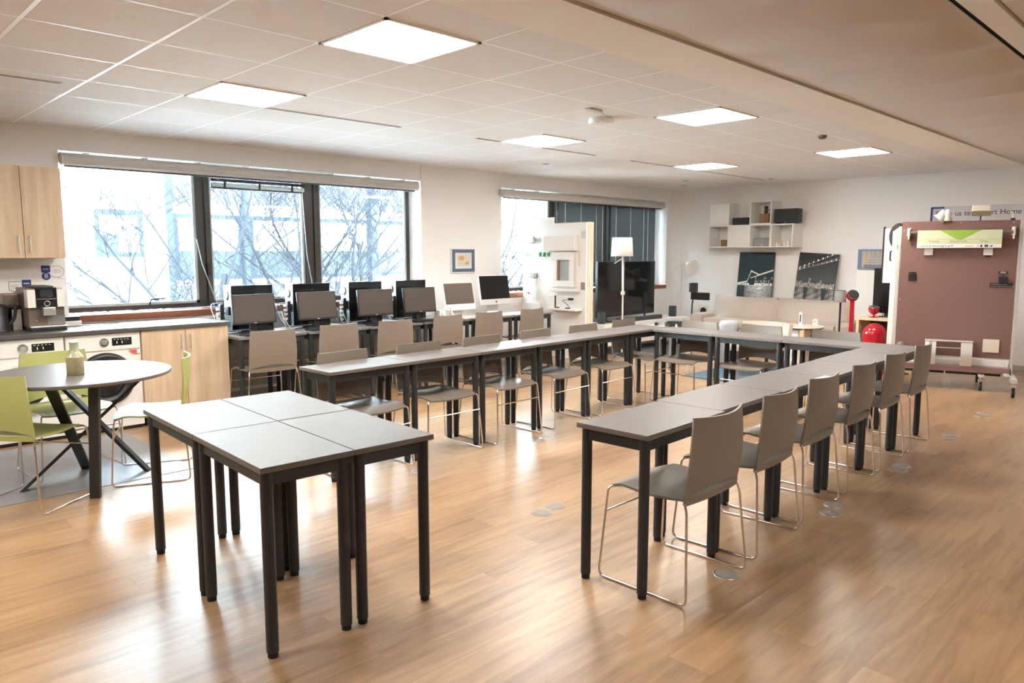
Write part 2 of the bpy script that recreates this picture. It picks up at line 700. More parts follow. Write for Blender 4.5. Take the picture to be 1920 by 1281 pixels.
# walls (window wall with two recessed openings)
w = MB()
WZ0, WZ1 = 0.955, 2.40
O1 = (0.315, 4.262)
O2 = (5.648, 9.66)
w.box((XL, YW, -0.12), (O1[0], YW + 0.32, H + 0.12))
w.box((O1[1], YW, -0.12), (O2[0], YW + 0.32, H + 0.12))
w.box((O2[1], YW, -0.12), (XB + 0.3, YW + 0.32, H + 0.12))
for o in (O1, O2):
    w.box((o[0], YW, WZ1), (o[1], YW + 0.32, H + 0.12))
    w.box((o[0], YW, -0.12), (o[1], YW + 0.32, WZ0 - 0.03))
struct('wall_window_side', w, WALL)
wb = MB()
wb.box((XB, YN, -0.12), (XB + 0.3, YW, H + 0.12))
y = YW - 1.1
while y > YN:
    wb.box((XB - 0.0035, y, 0.0), (XB, y + 1.195, H))
    y -= 1.2
wb.box((XB - 0.0035, YW - 1.1 + 1.2, 0), (XB, YW, H))
struct('wall_back', wb, BACKW)
struct('wall_left', B((XL - 0.2, YN, -0.12), (XL, YW + 0.32, H + 0.12)), WALL)
struct('wall_near', B((XL, YN - 0.2, -0.12), (XB, YN, H + 0.12)), WALL)
struct('baseboard_back', B((XB - 0.016, YN, 0), (XB - 0.0035, YW, 0.07)), RADM)
# thin joint lines of the bulkhead above the windows
jl = MB()
jl.box((O1[1] - 0.004, YW - 0.002, WZ1), (O1[1] + 0.001, YW, H))
struct('trim_6', jl, RADM)
# small conduit on the back wall beside the corner
struct('trim_7', B((XB - 0.03, 1.25, 0.5), (XB - 0.004, 1.272, 1.55)), WHITEP)
struct('trim_8', B((XB - 0.03, -2.18, 0.2), (XB - 0.004, -2.155, 1.45)), WHITEP)


def window(name, x0, x1, mull, left_frame=True):
    """fixed frame with dark mullions, pale beads, one pane per bay"""
    yf = YW + 0.25
    z0, z1 = WZ0 + 0.005, WZ1
    m = MB()
    m.box((x0, yf, z0), (x1, yf + 0.07, z0 + 0.045))
    m.box((x0, yf, z1 - 0.08), (x1, yf + 0.07, z1))
    m.box((x0, yf, z0), (x0 + 0.03, yf + 0.07, z1))
    m.box((x1 - 0.05, yf, z0), (x1, yf + 0.07, z1))
    for a, b in mull:
        m.box((a, yf - 0.01, z0), (a + (b - a) * .46, yf + 0.07, z1))
        m.box((a + (b - a) * .46, yf + 0.01, z0), (b - (b - a) * .36, yf + 0.06, z1))
        m.box((b - (b - a) * .36, yf - 0.01, z0), (b, yf + 0.07, z1))
    fr = struct(name, m, FRAME)
    xs = [x0 + 0.03] + [t for ab in mull for t in ab] + [x1 - 0.05]
    for i in range(0, len(xs), 2):
        a, b = xs[i], xs[i + 1]
        p = MB()
        p.box((a, yf + 0.03, z0 + 0.045), (b, yf + 0.036, z1 - 0.08))
        p.build('pane', GLASS, fr)
        q = MB()
        q.box((a, yf + 0.004, z0 + 0.045), (a + 0.022, yf + 0.028, z1 - 0.08))
        q.box((b - 0.03, yf + 0.004, z0 + 0.045), (b, yf + 0.028, z1 - 0.08))
        q.box((a, yf + 0.004, z0 + 0.045), (b, yf + 0.028, z0 + 0.07))
        q.build('bead', FRAMEL, fr)
    return fr


w1 = window('window_1', O1[0], O1[1], [(1.575, 1.72), (2.79, 2.985)])
w2 = window('window_2', O2[0], O2[1], [(6.88, 7.03), (8.15, 8.31)])
# handles on the first window
hb = MB()
hb.tube(rounded([(1.08, YW + .235, 1.005), (1.08, YW + .20, 1.06), (1.22, YW + .20, 1.065)], .02), 0.008)
hb.build('handle', BLACK, w1)
hb = MB()
hb.rbox((1.655, YW + .20, 1.29), (1.685, YW + .24, 1.42), .006)
hb.build('handle', BLACK, w1)
# wooden sills
for nm, o in (('trim_9', O1), ('trim_10', O2)):
    s = MB()
    s.rbox((o[0] + .001, YW - 0.012, WZ0 - 0.03), (o[1] - .001, YW + 0.25, WZ0), .004)
    s.rbox((o[0] + .001, YW - 0.02, WZ0 - 0.062), (o[1] - .001, YW - 0.001, WZ0 - 0.001), .004)
    struct(nm, s, SILLW)
# low panelling below the windows
rad = MB()
for j in range(5):
    rad.box((1.50, YW - 0.03, 0.12 + j * .15), (4.26, YW - 0.001, 0.12 + j * .15 + .142))
struct('trim_11', rad, RADM)
struct('baseboard_window_side', B((1.50, YW - 0.018, 0), (XB, YW - 0.001, 0.08)), RADM)


def roller(x0, x1, label):
    t = thing('roller_blind', label, 'blind', (x0, YW - 0.075, 2.32), 0, 'roller blind cassettes over the windows')
    m = MB()
    prof = [(0.052 * cos(a) * (1.0), 0.052 * sin(a)) for a in [2 * pi * k / 20 for k in range(20)]]
    m.prism(prof, 0, x1 - x0, 'x')
    m.box((0, 0.0, -0.02), (x1 - x0, 0.074, 0.052))
    m.build('cassette', BLINDM, t)
    for xe in (-0.006, x1 - x0):
        e = MB()
        e.cyl((xe, 0, 0), (xe + .006, 0, 0), 0.055)
        e.build('end_cap', ALU, t)
    b = MB()
    b.box((0.02, 0.004, -0.066), (x1 - x0 - 0.02, 0.022, -0.05))
    b.build('bottom_bar', FRAME, t)
    for i in range(8):
        xx = 0.2 + (x1 - x0 - 0.4) * i / 7
        c = MB()
        c.box((xx - .02, -0.01, 0.053), (xx + .02, 0.05, 0.066))
        c.build('bracket', WHITEP, t)
    return t


roller(0.32, 4.14, 'long grey roller blind cassette above the left window by the kitchen cupboards')
roller(5.60, 9.40, 'long grey roller blind cassette above the right window over the television')


def venetian(x0, x1, label, chains):
    t = thing('venetian_blind', label, 'blind', ((x0 + x1) / 2, YW + 0.20, 0.98), 0, 'lowered dark venetian blinds')
    hw = (x1 - x0) / 2
    z = 0.06
    m = MB()
    zt = 1.35
    while z < zt:
        m.add([(-hw, -.010, z), (hw, -.010, z), (hw, .006, z + .027), (-hw, .006, z + .027)], [(0, 1, 2, 3)])
        m.add([(-hw, -.0094, z - .0006), (hw, -.0094, z - .0006), (hw, .0066, z + .0264), (-hw, .0066, z + .0264)], [(3, 2, 1, 0)])
        z += 0.022
    m.build('slats', VENET, t)
    B((-hw, -0.018, zt), (hw, 0.018, zt + 0.03)).build('head_rail', FRAME, t)
    B((-hw, -0.012, 0.035), (hw, 0.012, 0.055)).build('bottom_rail', SILVER, t)
    for c in chains:
        q = MB()
        q.cyl((-hw + c * 2 * hw, -0.016, 0.06), (-hw + c * 2 * hw, -0.016, zt), 0.0045, n=6)
        q.build('ladder_cord', WHITEP, t)
    return t


venetian(7.05, 8.13, 'dark venetian blind on the middle bay of the right window', (0.12, 0.47, 0.82, 0.97))
venetian(8.33, 9.58, 'dark venetian blind on the far bay beside the room corner', (0.1, 0.42, 0.72, 0.82))

# short rolled-up blind at the head of the middle bay of window 1
t = thing('raised_blind', 'rolled up slat blind at the head of the left window\'s middle bay', 'blind', (2.25, YW + .22, 2.20))
B((-.51, -.015, .045), (.53, .015, .075)).build('head_rail', FRAME, t)
B((-.51, -.018, -.01), (.53, .018, .03)).build('slat_stack', FRAMEL, t)
B((-.51, -.02, -.028), (.53, .02, -.012)).build('bottom_rail', BLACK, t)
for q in (-.38, 0, .38):
    B((q - .012, -.024, -.02), (q + .012, .02, .06)).build('clip', BLACK, t)
m = MB()
m.tube([(.50, -.02, .03), (.53, -.03, -.7), (.60, -.05, -1.20)], .004, 6)
m.build('cord', FRAMEL, t)
m = MB()
m.tube([(-.70, -.03, -.55), (-.66, -.04, -.80), (-.53, -.06, -1.22)], .005, 6)
o = m.build('pull_cord', FRAMEL, None, (2.25, YW + .22, 2.20))
tag(o, 'pale pull cord hanging slantwise by the first dark mullion', 'cord')


# ------------------------------------------------------------------ ceiling fittings
def led(x, y, label):
    t = thing('ceiling_light', label, 'ceiling light', (x, y, H), 0, 'square LED ceiling panels')
    B((-.278, -.278, -.006), (.278, .278, -.002)).build('diffuser', LEDM, t)
    m = MB()
    for a in (-1, 1):
        m.box((a * .29 - .009, -.299, -.009), (a * .29 + .009, .299, 0))
        m.box((-.299, a * .29 - .009, -.009), (.299, a * .29 + .009, 0))
    m.build('frame', WHITEP, t)


for i, (gx, nm) in enumerate(((1, 'nearest'), (6, 'middle'), (11, 'farthest'))):
    led(gx * .6 + .3, -0.9, 'square lit LED panel, %s one of the window-side row' % nm)
    led(gx * .6 + .3, -2.7, 'square lit LED panel, %s one of the row beside the beam' % nm)
led(-2.1, -0.9, 'square LED panel behind the camera on the window side')
led(-2.1, -2.7, 'square LED panel behind the camera beside the beam')
for gx, nm in ((0.9, 'nearest the camera'), (6.9, 'farthest from the camera')):  # unseen panels added to brighten the right side of the room
    led(gx, -6.9, 'added LED panel out of view beyond the far beam, %s' % nm)


for i, (x0, x1, lb) in enumerate(((-1.25, -0.10, 'slot air diffuser in the ceiling over the kitchen corner'),
                                   (0.69, 2.45, 'slot air diffuser in the ceiling beside the nearest window-side panel'),
                                   (3.33, 5.1, 'slot air diffuser in the ceiling beside the middle window-side panel'),
                                   (5.75, 9.1, 'slot air diffuser in the ceiling beside the farthest window-side panel'))):
    t = thing('slot_diffuser', lb, 'air vent', ((x0 + x1) / 2, (-0.43 if x1 < 0 else -0.585), H), 0, 'slot air diffusers in the tiled ceiling')
    h = (x1 - x0) / 2
    B((-h, -.016, -.004), (h, .016, 0)).build('frame', WHITEP, t)
    B((-h + .01, -.008, -.006), (h - .01, .006, -.0041)).build('slot', mat('vent_slot', (.16, .12, .09), .7), t)

t = thing('smoke_detector', 'round white smoke detector on the ceiling between the light panels', 'smoke detector', (3.36, -2.06, H))
MB().lathe([(.09, -.045), (.105, -.03), (.098, 0)], n=28).build('body', WHITEP, t)
t = thing('ceiling_sensor', 'small flat sensor hanging from a wire loop beside the smoke detector', 'sensor', (3.02, -2.26, H))
B((-.075, -.03, -.014), (.075, .03, -.001), .006).build('body', SILVER, t)
m = MB()
m.tube([(.10 + .07 * cos(a), .02, -.04 + .035 * sin(a)) for a in [2 * pi * k / 14 for k in range(15)]], .004, 6)
m.build('wire_loop', WHITEP, t)
t = thing('ceiling_detector', 'small dark detector on the ceiling near the beam', 'sensor', (5.52, -2.95, H))
MB().lathe([(.025, -.03), (.036, -.02), (.04, 0)], n=16).build('body', mat('brown_detector', (.12, .07, .05), .5), t)
for i, (px, py, lb) in enumerate(((-.32, .57, 'recessed brass spotlight in the kitchen corner ceiling'),
                                  (5.3, 0.35, 'small dark recessed spot near the wall pier'),
                                  (8.35, .30, 'small recessed spot above the television'),
                                  (9.0, .75, 'small recessed spot nearest the far corner'),
                                  (9.0, -.72, 'small recessed spot above the sofa'))):
    t = thing('recessed_spot', lb, 'spotlight', (px, py, H), 0, 'recessed ceiling spots')
    MB().lathe([(.055, -.004), (.05, 0)], n=16).build('rim', ALU, t)
    MB().lathe([(.034, -.0055), (.034, -.0041)], n=16).build('bulb', mat('spot_bulb', (.22, .12, .08), .4), t)


# ================================================================== TABLES
TL, TD, TH = 0.686, 0.381, 0.74


def make_table(name, label, group):
    t = thing(name, label, 'table', (0, 0, 0), 0, group)
    hx, hy = TL / 2, TD / 2
    tp = MB()
    tp.box((-hx + .001, -hy + .001, TH - .0035), (hx - .001, hy - .001, TH))
    top = tp.build('tabletop', TOP, t)
    e = MB()
    e.rbox((-hx, -hy, TH - .022), (hx, hy, TH - .0034), .0015)
    e.build('edge_band', EDGE, top)
    a = MB()
    ix, iy = hx - .035, hy - .035
    for s in (-1, 1):
        a.box((-ix, s * iy - .012, TH - .076), (ix, s * iy + .012, TH - .023))
        a.box((s * ix - .012, -iy, TH - .076), (s * ix + .012, iy, TH - .023))
    a.build('apron', LEGM, t)
    for sx in (-1, 1):
        for sy in (-1, 1):
            l = MB()
            l.cyl((sx * ix, sy * iy, .022), (sx * ix, sy * iy, TH - .0225), .0235, n=18)
            lg = l.build('leg', LEGM, t)
            q = MB()
            q.cyl((sx * ix, sy * iy, 0), (sx * ix, sy * iy, .0225), .0195, n=16)
            q.build('foot', FOOTM, lg)
    return t


NTH = ['nearest the camera', 'second from the near end', 'third from the near end', 'fourth from the near end',
       'fifth from the near end', 'at the far corner']
# block of four in the foreground
ca, sa = cos(-0.04199), sin(-0.04199)


def cluster(lx, ly):
    return (-0.32979 + ca * lx - sa * ly, -3.49152 + sa * lx + ca * ly, 0)


G4 = 'foreground block of four grey tables'
tab0 = make_table('work_table', 'grey table at the very front corner of the foreground block of four', G4)
tab0.location = cluster(.1925, .345)
tab0.rotation_euler = (0, 0, -0.04199 + pi / 2)
dup(tab0, 'grey table on the right of the foreground block, nearest the middle of the room', cluster(.578, .345), -0.04199 + pi / 2)
dup(tab0, 'grey table on the left of the foreground block, beside the green chairs', cluster(.1925, 1.036), -0.04199 + pi / 2)
dup(tab0, 'grey table at the back of the foreground block, towards the computers', cluster(.578, 1.040), -0.04199 + pi / 2)

GL, GR, GB = 'left row of the table horseshoe', 'right row of the table horseshoe', 'far row of the table horseshoe'
PIT = 0.6897


def along(o, ang, s, off):
    return (o[0] + cos(ang) * s - sin(ang) * off, o[1] + sin(ang) * s + cos(ang) * off, 0)


OL, AL = (0.98647, -1.75968), 0.03945
ORR, AR = (1.03928, -3.80483), 0.03512
for i in range(6):
    dup(tab0, 'grey table of the horseshoe\'s left, window-side row, %s' % NTH[i],
        along(OL, AL, (i + .5) * PIT, TD / 2), AL, GL)
RJ = [0, .022, .012, -.004, .003, -.004]
for i in range(6):
    dup(tab0, 'grey table of the horseshoe\'s right row, %s' % NTH[i],
        along(ORR, AR, (i + .5) * PIT, -TD / 2 + RJ[i]), AR, GR)
for i, nm in enumerate(('left, by the corner with the window-side row', 'middle', 'right, by the corner with the right row')):
    dup(tab0, 'grey table of the horseshoe\'s far cross row, %s' % nm,
        (4.78569 + TD / 2 + .003, -1.60622 - (i + .5) * PIT - .004, 0), pi / 2 - .004, GB)
# computer tables along the window
GP, GQ = 'computer tables, front row', 'computer tables, back row against the window wall'
DN = ['beside the kitchen cabinet', 'second from the kitchen cabinet', 'third from the kitchen cabinet',
      'fourth from the kitchen cabinet', 'fifth from the kitchen cabinet', 'at the end by the white door panel']
PP = 0.7135
for i in range(6):
    cx = 1.43 + (i + .5) * PP
    sc_ = 1.0
    dup(tab0, 'grey computer table under the screens, %s' % DN[i], (cx, 0.58 + TD / 2, 0), 0, GP)
for i in range(4):
    cx = 1.43 + (i + .5) * PP
    dup(tab0, 'grey table under the computer towers by the wall, %s' % DN[i], (cx, 0.965 + TD / 2, 0), 0, GQ)


# ================================================================== CHAIRS
def make_chair(name, label, shell, group):
    t = thing(name, label, 'chair', (0, 0, 0), 0, group)
    # seat
    P = []
    nu, nv = 10, 12
    for i in range(nv + 1):
        v = i / nv                      # 0 rear .. 1 front
        row = []
        for j in range(nu + 1):
            uu_ = -1 + 2 * j / nu
            yy = -.205 + v * .42
            hw = .222 + .012 * sin(pi * v)
            if v > .85:
                yy -= .02 * (abs(uu_) ** 4)
            zz = .446 + .008 * uu_ * uu_ - .020 * max(0, (v - .72) / .28) ** 2 - .010 * sin(pi * min(1, v * 1.3))
            row.append((uu_ * hw, yy, zz))
        P.append(row)
    MB().sheet(P, .011).build('seat', shell, t)

    def backpt(uu_, z):
        s = (z - .44) / .375
        hw = .218 + .014 * sin(pi * min(1, max(0, s) * .9 + .1)) - .010 * max(0, s)
        yy = -.212 - .050 * s - .012 * sin(pi * max(0, min(1, s))) + .042 * uu_ * uu_ * (.35 + .65 * max(0, s))
        return (uu_ * hw, yy, z)
    m = MB()
    P = []
    nz = 12
    for i in range(nz + 1):
        row = []
        for j in range(nu + 1):
            uu_ = -1 + 2 * j / nu
            z0 = .460 + .038 * (1 - uu_ * uu_)
            z1 = .812 - .004 * (1 - abs(uu_)) + .004 * uu_ * uu_
            row.append(backpt(uu_, z0 + (z1 - z0) * i / nz))
        P.append(row)
    m.sheet(P, .010)
    P = []
    for i in range(3):
        P.append([backpt(-1 + 2 * j / nu, .430 + .032 * i / 2) for j in range(nu + 1)])
    m.sheet(P, .016)
    m.build('backrest', shell, t)
    # sled frame of bent wire
    for s, nm in ((-1, 'l'), (1, 'r')):
        w_ = MB()
        w_.tube(rounded([(s * .20, .15, .436), (s * .238, .196, .436), (s * .266, .226, .0062), (s * .268, -.244, .0062),
                         (s * .232, -.215, .40), (s * .224, -.20, .44)], .035), .0058, 8)
        w_.build('sled_leg', CHROME, t)
    w_ = MB()
    w_.tube([(-.247, .208, .315), (.247, .208, .315)], .005, 8)
    w_.build('crossbar', CHROME, t)
    return t


GC = {'L': 'grey chairs along the window-side row', 'R': 'grey chairs along the right row', 'B': 'grey chairs along the far row',
      'P': 'grey chairs at the computer tables'}
chair0 = make_chair('stacking_chair', 'x', SHELL, GC['R'])
first = [True]


def chair(label, loc, rz, g):
    if first[0]:
        first[0] = False
        chair0.location = loc
        chair0.rotation_euler = (0, 0, rz)
        chair0['label'] = label
        chair0['group'] = g
        return chair0
    return dup(chair0, label, loc, rz, g)


CN = ['nearest the camera', 'second from the near end', 'third from the near end', 'fourth from the near end',
      'fifth from the near end', 'at the far end']
RX = [(1.405, -4.09), (2.07, -4.055), (2.72, -4.005), (3.40, -3.975), (4.06, -3.945), (4.74, -3.92)]
for i, (px, py) in enumerate(RX):
    chair('grey shell chair along the right table row, %s' % CN[i], (px, py, 0), AR + (-.02, .02, -.01, .015, 0, .01)[i], GC['R'])
LX = [(1.34, -1.60), (2.02, -1.575), (2.69, -1.575), (3.40, -1.53), (4.09, -1.515), (4.85, -1.44)]
for i, (px, py) in enumerate(LX):
    chair('grey shell chair tucked under the window-side table row, %s' % CN[i], (px, py, 0), pi + AL + (.03, -.05, .0, .02, -.02, .02)[i], GC['L'])
for i, (px, py, nm) in enumerate(((4.97, -1.90, 'left'), (5.03, -2.55, 'middle'), (4.98, -3.30, 'right'))):
    chair('grey shell chair behind the far cross row of tables, %s one of three' % nm, (px, py, 0), pi / 2 + (-.05, -.03, .03)[i], GC['B'])
PX = [(1.69, .60), (2.40, .66), (3.07, .64), (3.86, .74), (4.52, .76), (5.25, .76)]
DC = ['beside the kitchen cabinet', 'second from the kitchen cabinet', 'third from the kitchen cabinet',
      'in front of the smaller white computer', 'in front of the larger white computer', 'at the end by the white door panel']
for i, (px, py) in enumerate(PX):
    chair('grey shell chair at the computer tables, %s' % DC[i], (px, py, 0), (-.06, .02, .0, .03, 0, .05)[i], GC['P'])

g0 = make_chair('stacking_chair', 'lime green shell chair nearest the camera at the round table', GREEN, 'lime green chairs round the bistro table')
g0.location = (-.50, -.76, 0)
g0.rotation_euler = (0, 0, atan2(.6, .8) - pi / 2)
dup(g0, 'lime green shell chair behind the round table, in front of the washing machines', (-.13, -.16, 0), -pi / 2 + .10 - pi / 2)
dup(g0, 'lime green shell chair to the right of the round table, seen from its side', (.235, -.68, 0), atan2(.39, -.92) - pi / 2)

# round table
t = thing('round_table', 'round grey bistro table on crossed black legs by the kitchen', 'table', (-.172, -.63, 0))
MB().lathe([(.538, .722), (.546, .730), (.546, .742), (.542, .745)], n=72, smooth=False).build('tabletop', TOP, t)
feet = [(-.04, -.345), (-.335, .12), (.11, .40), (.40, .03)]
tops = [(-.02, -.40), (.33, -.23), (-.24, -.34), (-.10, .35)]
for i, (fx, fy) in enumerate(feet):
    m = MB()
    tx, ty = tops[i]
    d = Vector((tx - fx, ty - fy, .722))
    side = Vector((-d.y, d.x, 0))
    if side.length < .1:
        side = Vector((1, -.9, 0))
    side.normalize()
    o_ = side.cross(d).normalized()
    v = []
    for z, cx_, cy_ in ((0.0, fx, fy), (.722, tx, ty)):
        for a, b in ((-1, -1), (1, -1), (1, 1), (-1, 1)):
            p = Vector((cx_, cy_, z)) + side * a * .030 + Vector((o_.x, o_.y, 0)).normalized() * b * .014
            v.append(p)
    m.add(v, [(3, 2, 1, 0), (4, 5, 6, 7), (0, 1, 5, 4), (1, 2, 6, 5), (2, 3, 7, 6), (3, 0, 4, 7)])
    m.build('leg', LEGM, t)
t = thing('vase', 'olive bottle vase with ribbed body standing on the round table', 'vase', (-.213, -.73, .745))
MB().lathe([(.045, 0), (.050, .004), (.050, .110), (.049, .114)], n=40).build('body', CERAM, t)
MB().lathe([(.049, .1142), (.044, .125), (.030, .145), (.0255, .165), (.0255, .205), (.027, .21)], n=40).build('neck', CERAML, t)

o = B((-2.6, -.765, .0005), (.478, .74, .004)).build('floor_mat', MATG, None)
tag(o, 'grey vinyl floor area beneath the round table', 'floor mat')

# ================================================================== KITCHEN
KY = 0.80
o = B((-1.6, KY - .02, .845), (1.452, YW - .001, .880), .004).build('worktop', WTOP, None)
tag(o, 'dark grey kitchen worktop running beneath the left window', 'worktop')


def bar_handle(parent, x, y, z0, z1):
    m = MB()
    m.tube([(x, y - .028, z0), (x, y - .028, z1)], .0055, 8)
    for z in (z0 + .015, z1 - .015):
        m.tube([(x, y, z), (x, y - .028, z)], .005, 8)
    m.build('handle', ALU, parent)


t = thing('base_cabinet', 'pale oak two-door base cabinet at the right end of the kitchen', 'cabinet', (.68, KY, 0))
B((0, .02, .09), (.765, .68, .844)).build('body', OAKL, t)
B((.02, .05, 0), (.745, .66, .09)).build('plinth', BLACK, t)
for a, b, hx in ((.003, .373, .335), (.377, .762, .415)):
    d = B((a, 0, .095), (b, .0195, .842), .002).build('door', OAKL, t)
    bar_handle(d, hx, 0, .66, .80)
t = thing('wall_cabinet', 'pale oak two-door wall cupboard above the coffee machine', 'cabinet', (-.36, 1.15, 1.468))
B((0, .02, 0), (.60, .349, .745)).build('body', OAKL, t)
for a, b, hx in ((.002, .304, .265), (.308, .598, .345)):
    d = B((a, 0, .002), (b, .0195, .743), .002).build('door', OAKL, t)
    bar_handle(d, hx, 0, .04, .19)
t = thing('wall_cabinet', 'pale oak wall cupboard cut off by the left edge of the photo', 'cabinet', (-.97, 1.15, 1.468))
B((0, .02, 0), (.60, .349, .745)).build('body', OAKL, t)
for a, b, hx in ((.002, .304, .265), (.308, .598, .345)):
    d = B((a, 0, .002), (b, .0195, .743), .002).build('door', OAKL, t)
    bar_handle(d, hx, 0, .04, .19)


def washer(x, label, ringm, dark):
    t = thing('washing_machine', label, 'washing machine', (x, KY + .01, 0), 0, 'front-loading machines beneath the worktop')
    B((0, .01, .03), (.572, .60, .842), .006).build('body', WHITEL, t)
    B((.02, .03, 0), (.552, .58, .03)).build('plinth', BLACK, t)
    B((.004, 0, .70), (.568, .0098, .838), .003).build('control_panel', WHITEL, t)
    m = MB()
    R0, R1 = .225, .155
    rot = Matrix.Translation((.286, 0.0095, .455)) @ Matrix.Rotation(pi / 2, 4, 'X')
    prof = [(R0, 0), (R0 - .004, .022), (R0 - .03, .034), (R1 + .02, .030), (R1, .010), (R1 - .006, 0.002)]
    n = 48
    v, fs = [], []
    for (q, z) in prof:
        for k in range(n):
            v.append(rot @ Vector((q * cos(2 * pi * k / n), q * sin(2 * pi * k / n), z)))
    for i in range(len(prof) - 1):
        for k in range(n):
            a, b = i * n + k, i * n + (k + 1) % n
            fs.append((a, b, b + n, a + n))
    m.add(v, fs, True)
    d = m.build('door', ringm, t)
    g = MB()
    g.lathe([(R1 - .001, .001), (R1 * .9, .012), (R1 * .55, .020), (R1 * .2, .023)], n=36, m=rot)
    g.build('porthole_glass', GLOSSB, d)
    k_ = MB()
    rot2 = Matrix.Translation((.285, 0, .768)) @ Matrix.Rotation(pi / 2, 4, 'X')
    k_.lathe([(.036, .0), (.036, .006), (.024, .008), (.022, .026), (.018, .028)], n=28, m=rot2)
    k_.build('dial', SILVER, t)
    B((.345, -.003, .735), (.50, -.0002, .80), .001).build('display', GLOSSB, t)
    m = MB()
    for i in range(5):
        m.box((.36 + i * .026, -.0038, .785), (.372 + i * .026, -.0031, .789))
    m.box((.38, -.0038, .752), (.386, -.0031, .772))
    m.box((.42, -.0038, .752), (.426, -.0031, .772))
    m.build('display_marks', WHITEP, t)
    B((.02, -.002, .725), (.15, -.0002, .815), .001).build('detergent_drawer', WHITEP, t)
    return t


w_ = washer(.105, 'white tumble dryer with dark door ring, next to the oak base cabinet', BLACK, True)
m = MB()
m.prism([(.475, .690), (.535, .690), (.535, .655), (.508, .655)], -.002, .0, 'y')
m.build('energy_label', REDL, w_)
B((.537, -.002, .655), (.562, .0, .690)).build('energy_label', PAPER, w_)
washer(-.475, 'white washing machine with white door ring, left of the tumble dryer', WHITEL, False)

# coffee machine
t = thing('coffee_machine', 'bronze and silver coffee machine on the worktop', 'coffee machine', (-.09, 1.02, .880))
B((.0, 0.02, .03), (.262, .40, .345), .006).build('body', BEIGEM, t)
B((.005, -.045, 0), (.257, .40, .03), .006).build('drip_tray', BLACK, t)
B((0, -.05, .03), (.262, .02, .04), .003).build('tray_grate', SILVER, t)
B((.055, -.012, .19), (.205, .02, .35), .004).build('front_panel', GLOSSB, t)
B((-.004, -.014, .19), (.054, .10, .335), .004).build('side_cover', WHITEP, t)
B((.206, -.014, .19), (.264, .10, .335), .004).build('side_cover', WHITEP, t)
B((.095, -.045, .125), (.185, .02, .19), .004).build('coffee_spout', SILVER, t)
B((.085, -.016, .275), (.178, -.0121, .335)).build('display', mat('dim_display', (.03, .035, .045), .2), t)
B((.06, -.017, .256), (.20, -.012, .262)).build('chrome_strip', CHROME, t)
m = MB()
m.tube([(.132 + .02 * cos(a), -.017, .222 + .02 * sin(a)) for a in [2 * pi * k / 20 for k in range(21)]], .0035, 6)
m.build('dial_ring', CHROME, t)
B((.06, .05, .345), (.20, .36, .362), .006).build('bean_lid', BLACK, t)
m = MB()
for a, b in ((-.008, -.002), (.002, .008)):
    pass
m.box((.052, .018, .082), (.066, .0199, .084))
m.box((.058, .018, .076), (.060, .0199, .090))
m.build('maker_mark', WHITEP, t)
B((.135, .017, .045), (.262, .0199, .118)).build('grey_front_patch', mat('grey_metal_front', (.24, .235, .225), .35, metal=.4), t)

t = thing('kettle', 'black electric kettle at the left edge of the worktop', 'kettle', (-.285, 1.16, .880))
MB().lathe([(.088, 0), (.088, .02), (.082, .025), (.074, .19), (.066, .215), (.02, .23)], n=28).build('body', BLACK, t)
m = MB()
m.tube(rounded([(.06, -.01, .20), (.135, -.02, .205), (.12, -.02, .10), (.078, -.015, .05)], .03), .012, 8)
m.build('handle', BLACK, t)
t = thing('milk_container', 'dark milk container standing between kettle and coffee machine', 'container', (-.155, 1.30, .880))
B((-.055, -.06, 0), (.055, .08, .20), .012).build('body', GLOSSB, t)
B((-.06, -.05, .201), (.05, .08, .30), .01).build('back_part', BEIGEM, t)
B((-.01, -.085, .0), (.055, -.062, .17), .006).build('side_flask', WHITEP, t)
t = thing('glass_tray', 'small white tray with dark jar lid right of the coffee machine', 'tray', (.305, 1.33, .880))
B((-.09, -.06, 0), (.05, .06, .045), .006).build('tray', WHITEP, t)
B((-.09, -.055, .046), (.04, .05, .085), .006).build('lid', BLACK, t)
m = MB()
m.tube(smooth_path([(.30, 1.26, .883), (.42, 1.22, .883), (.55, 1.24, .883), (.66, 1.31, .883), (.52, 1.33, .883)]), .003, 6)
o = m.build('cable', mat('grey_cable', (.3, .3, .3), .5), None)
tag(o, 'thin grey cable lying on the worktop beneath the window', 'cable')
# coffee speech-bubble stickers on the wall


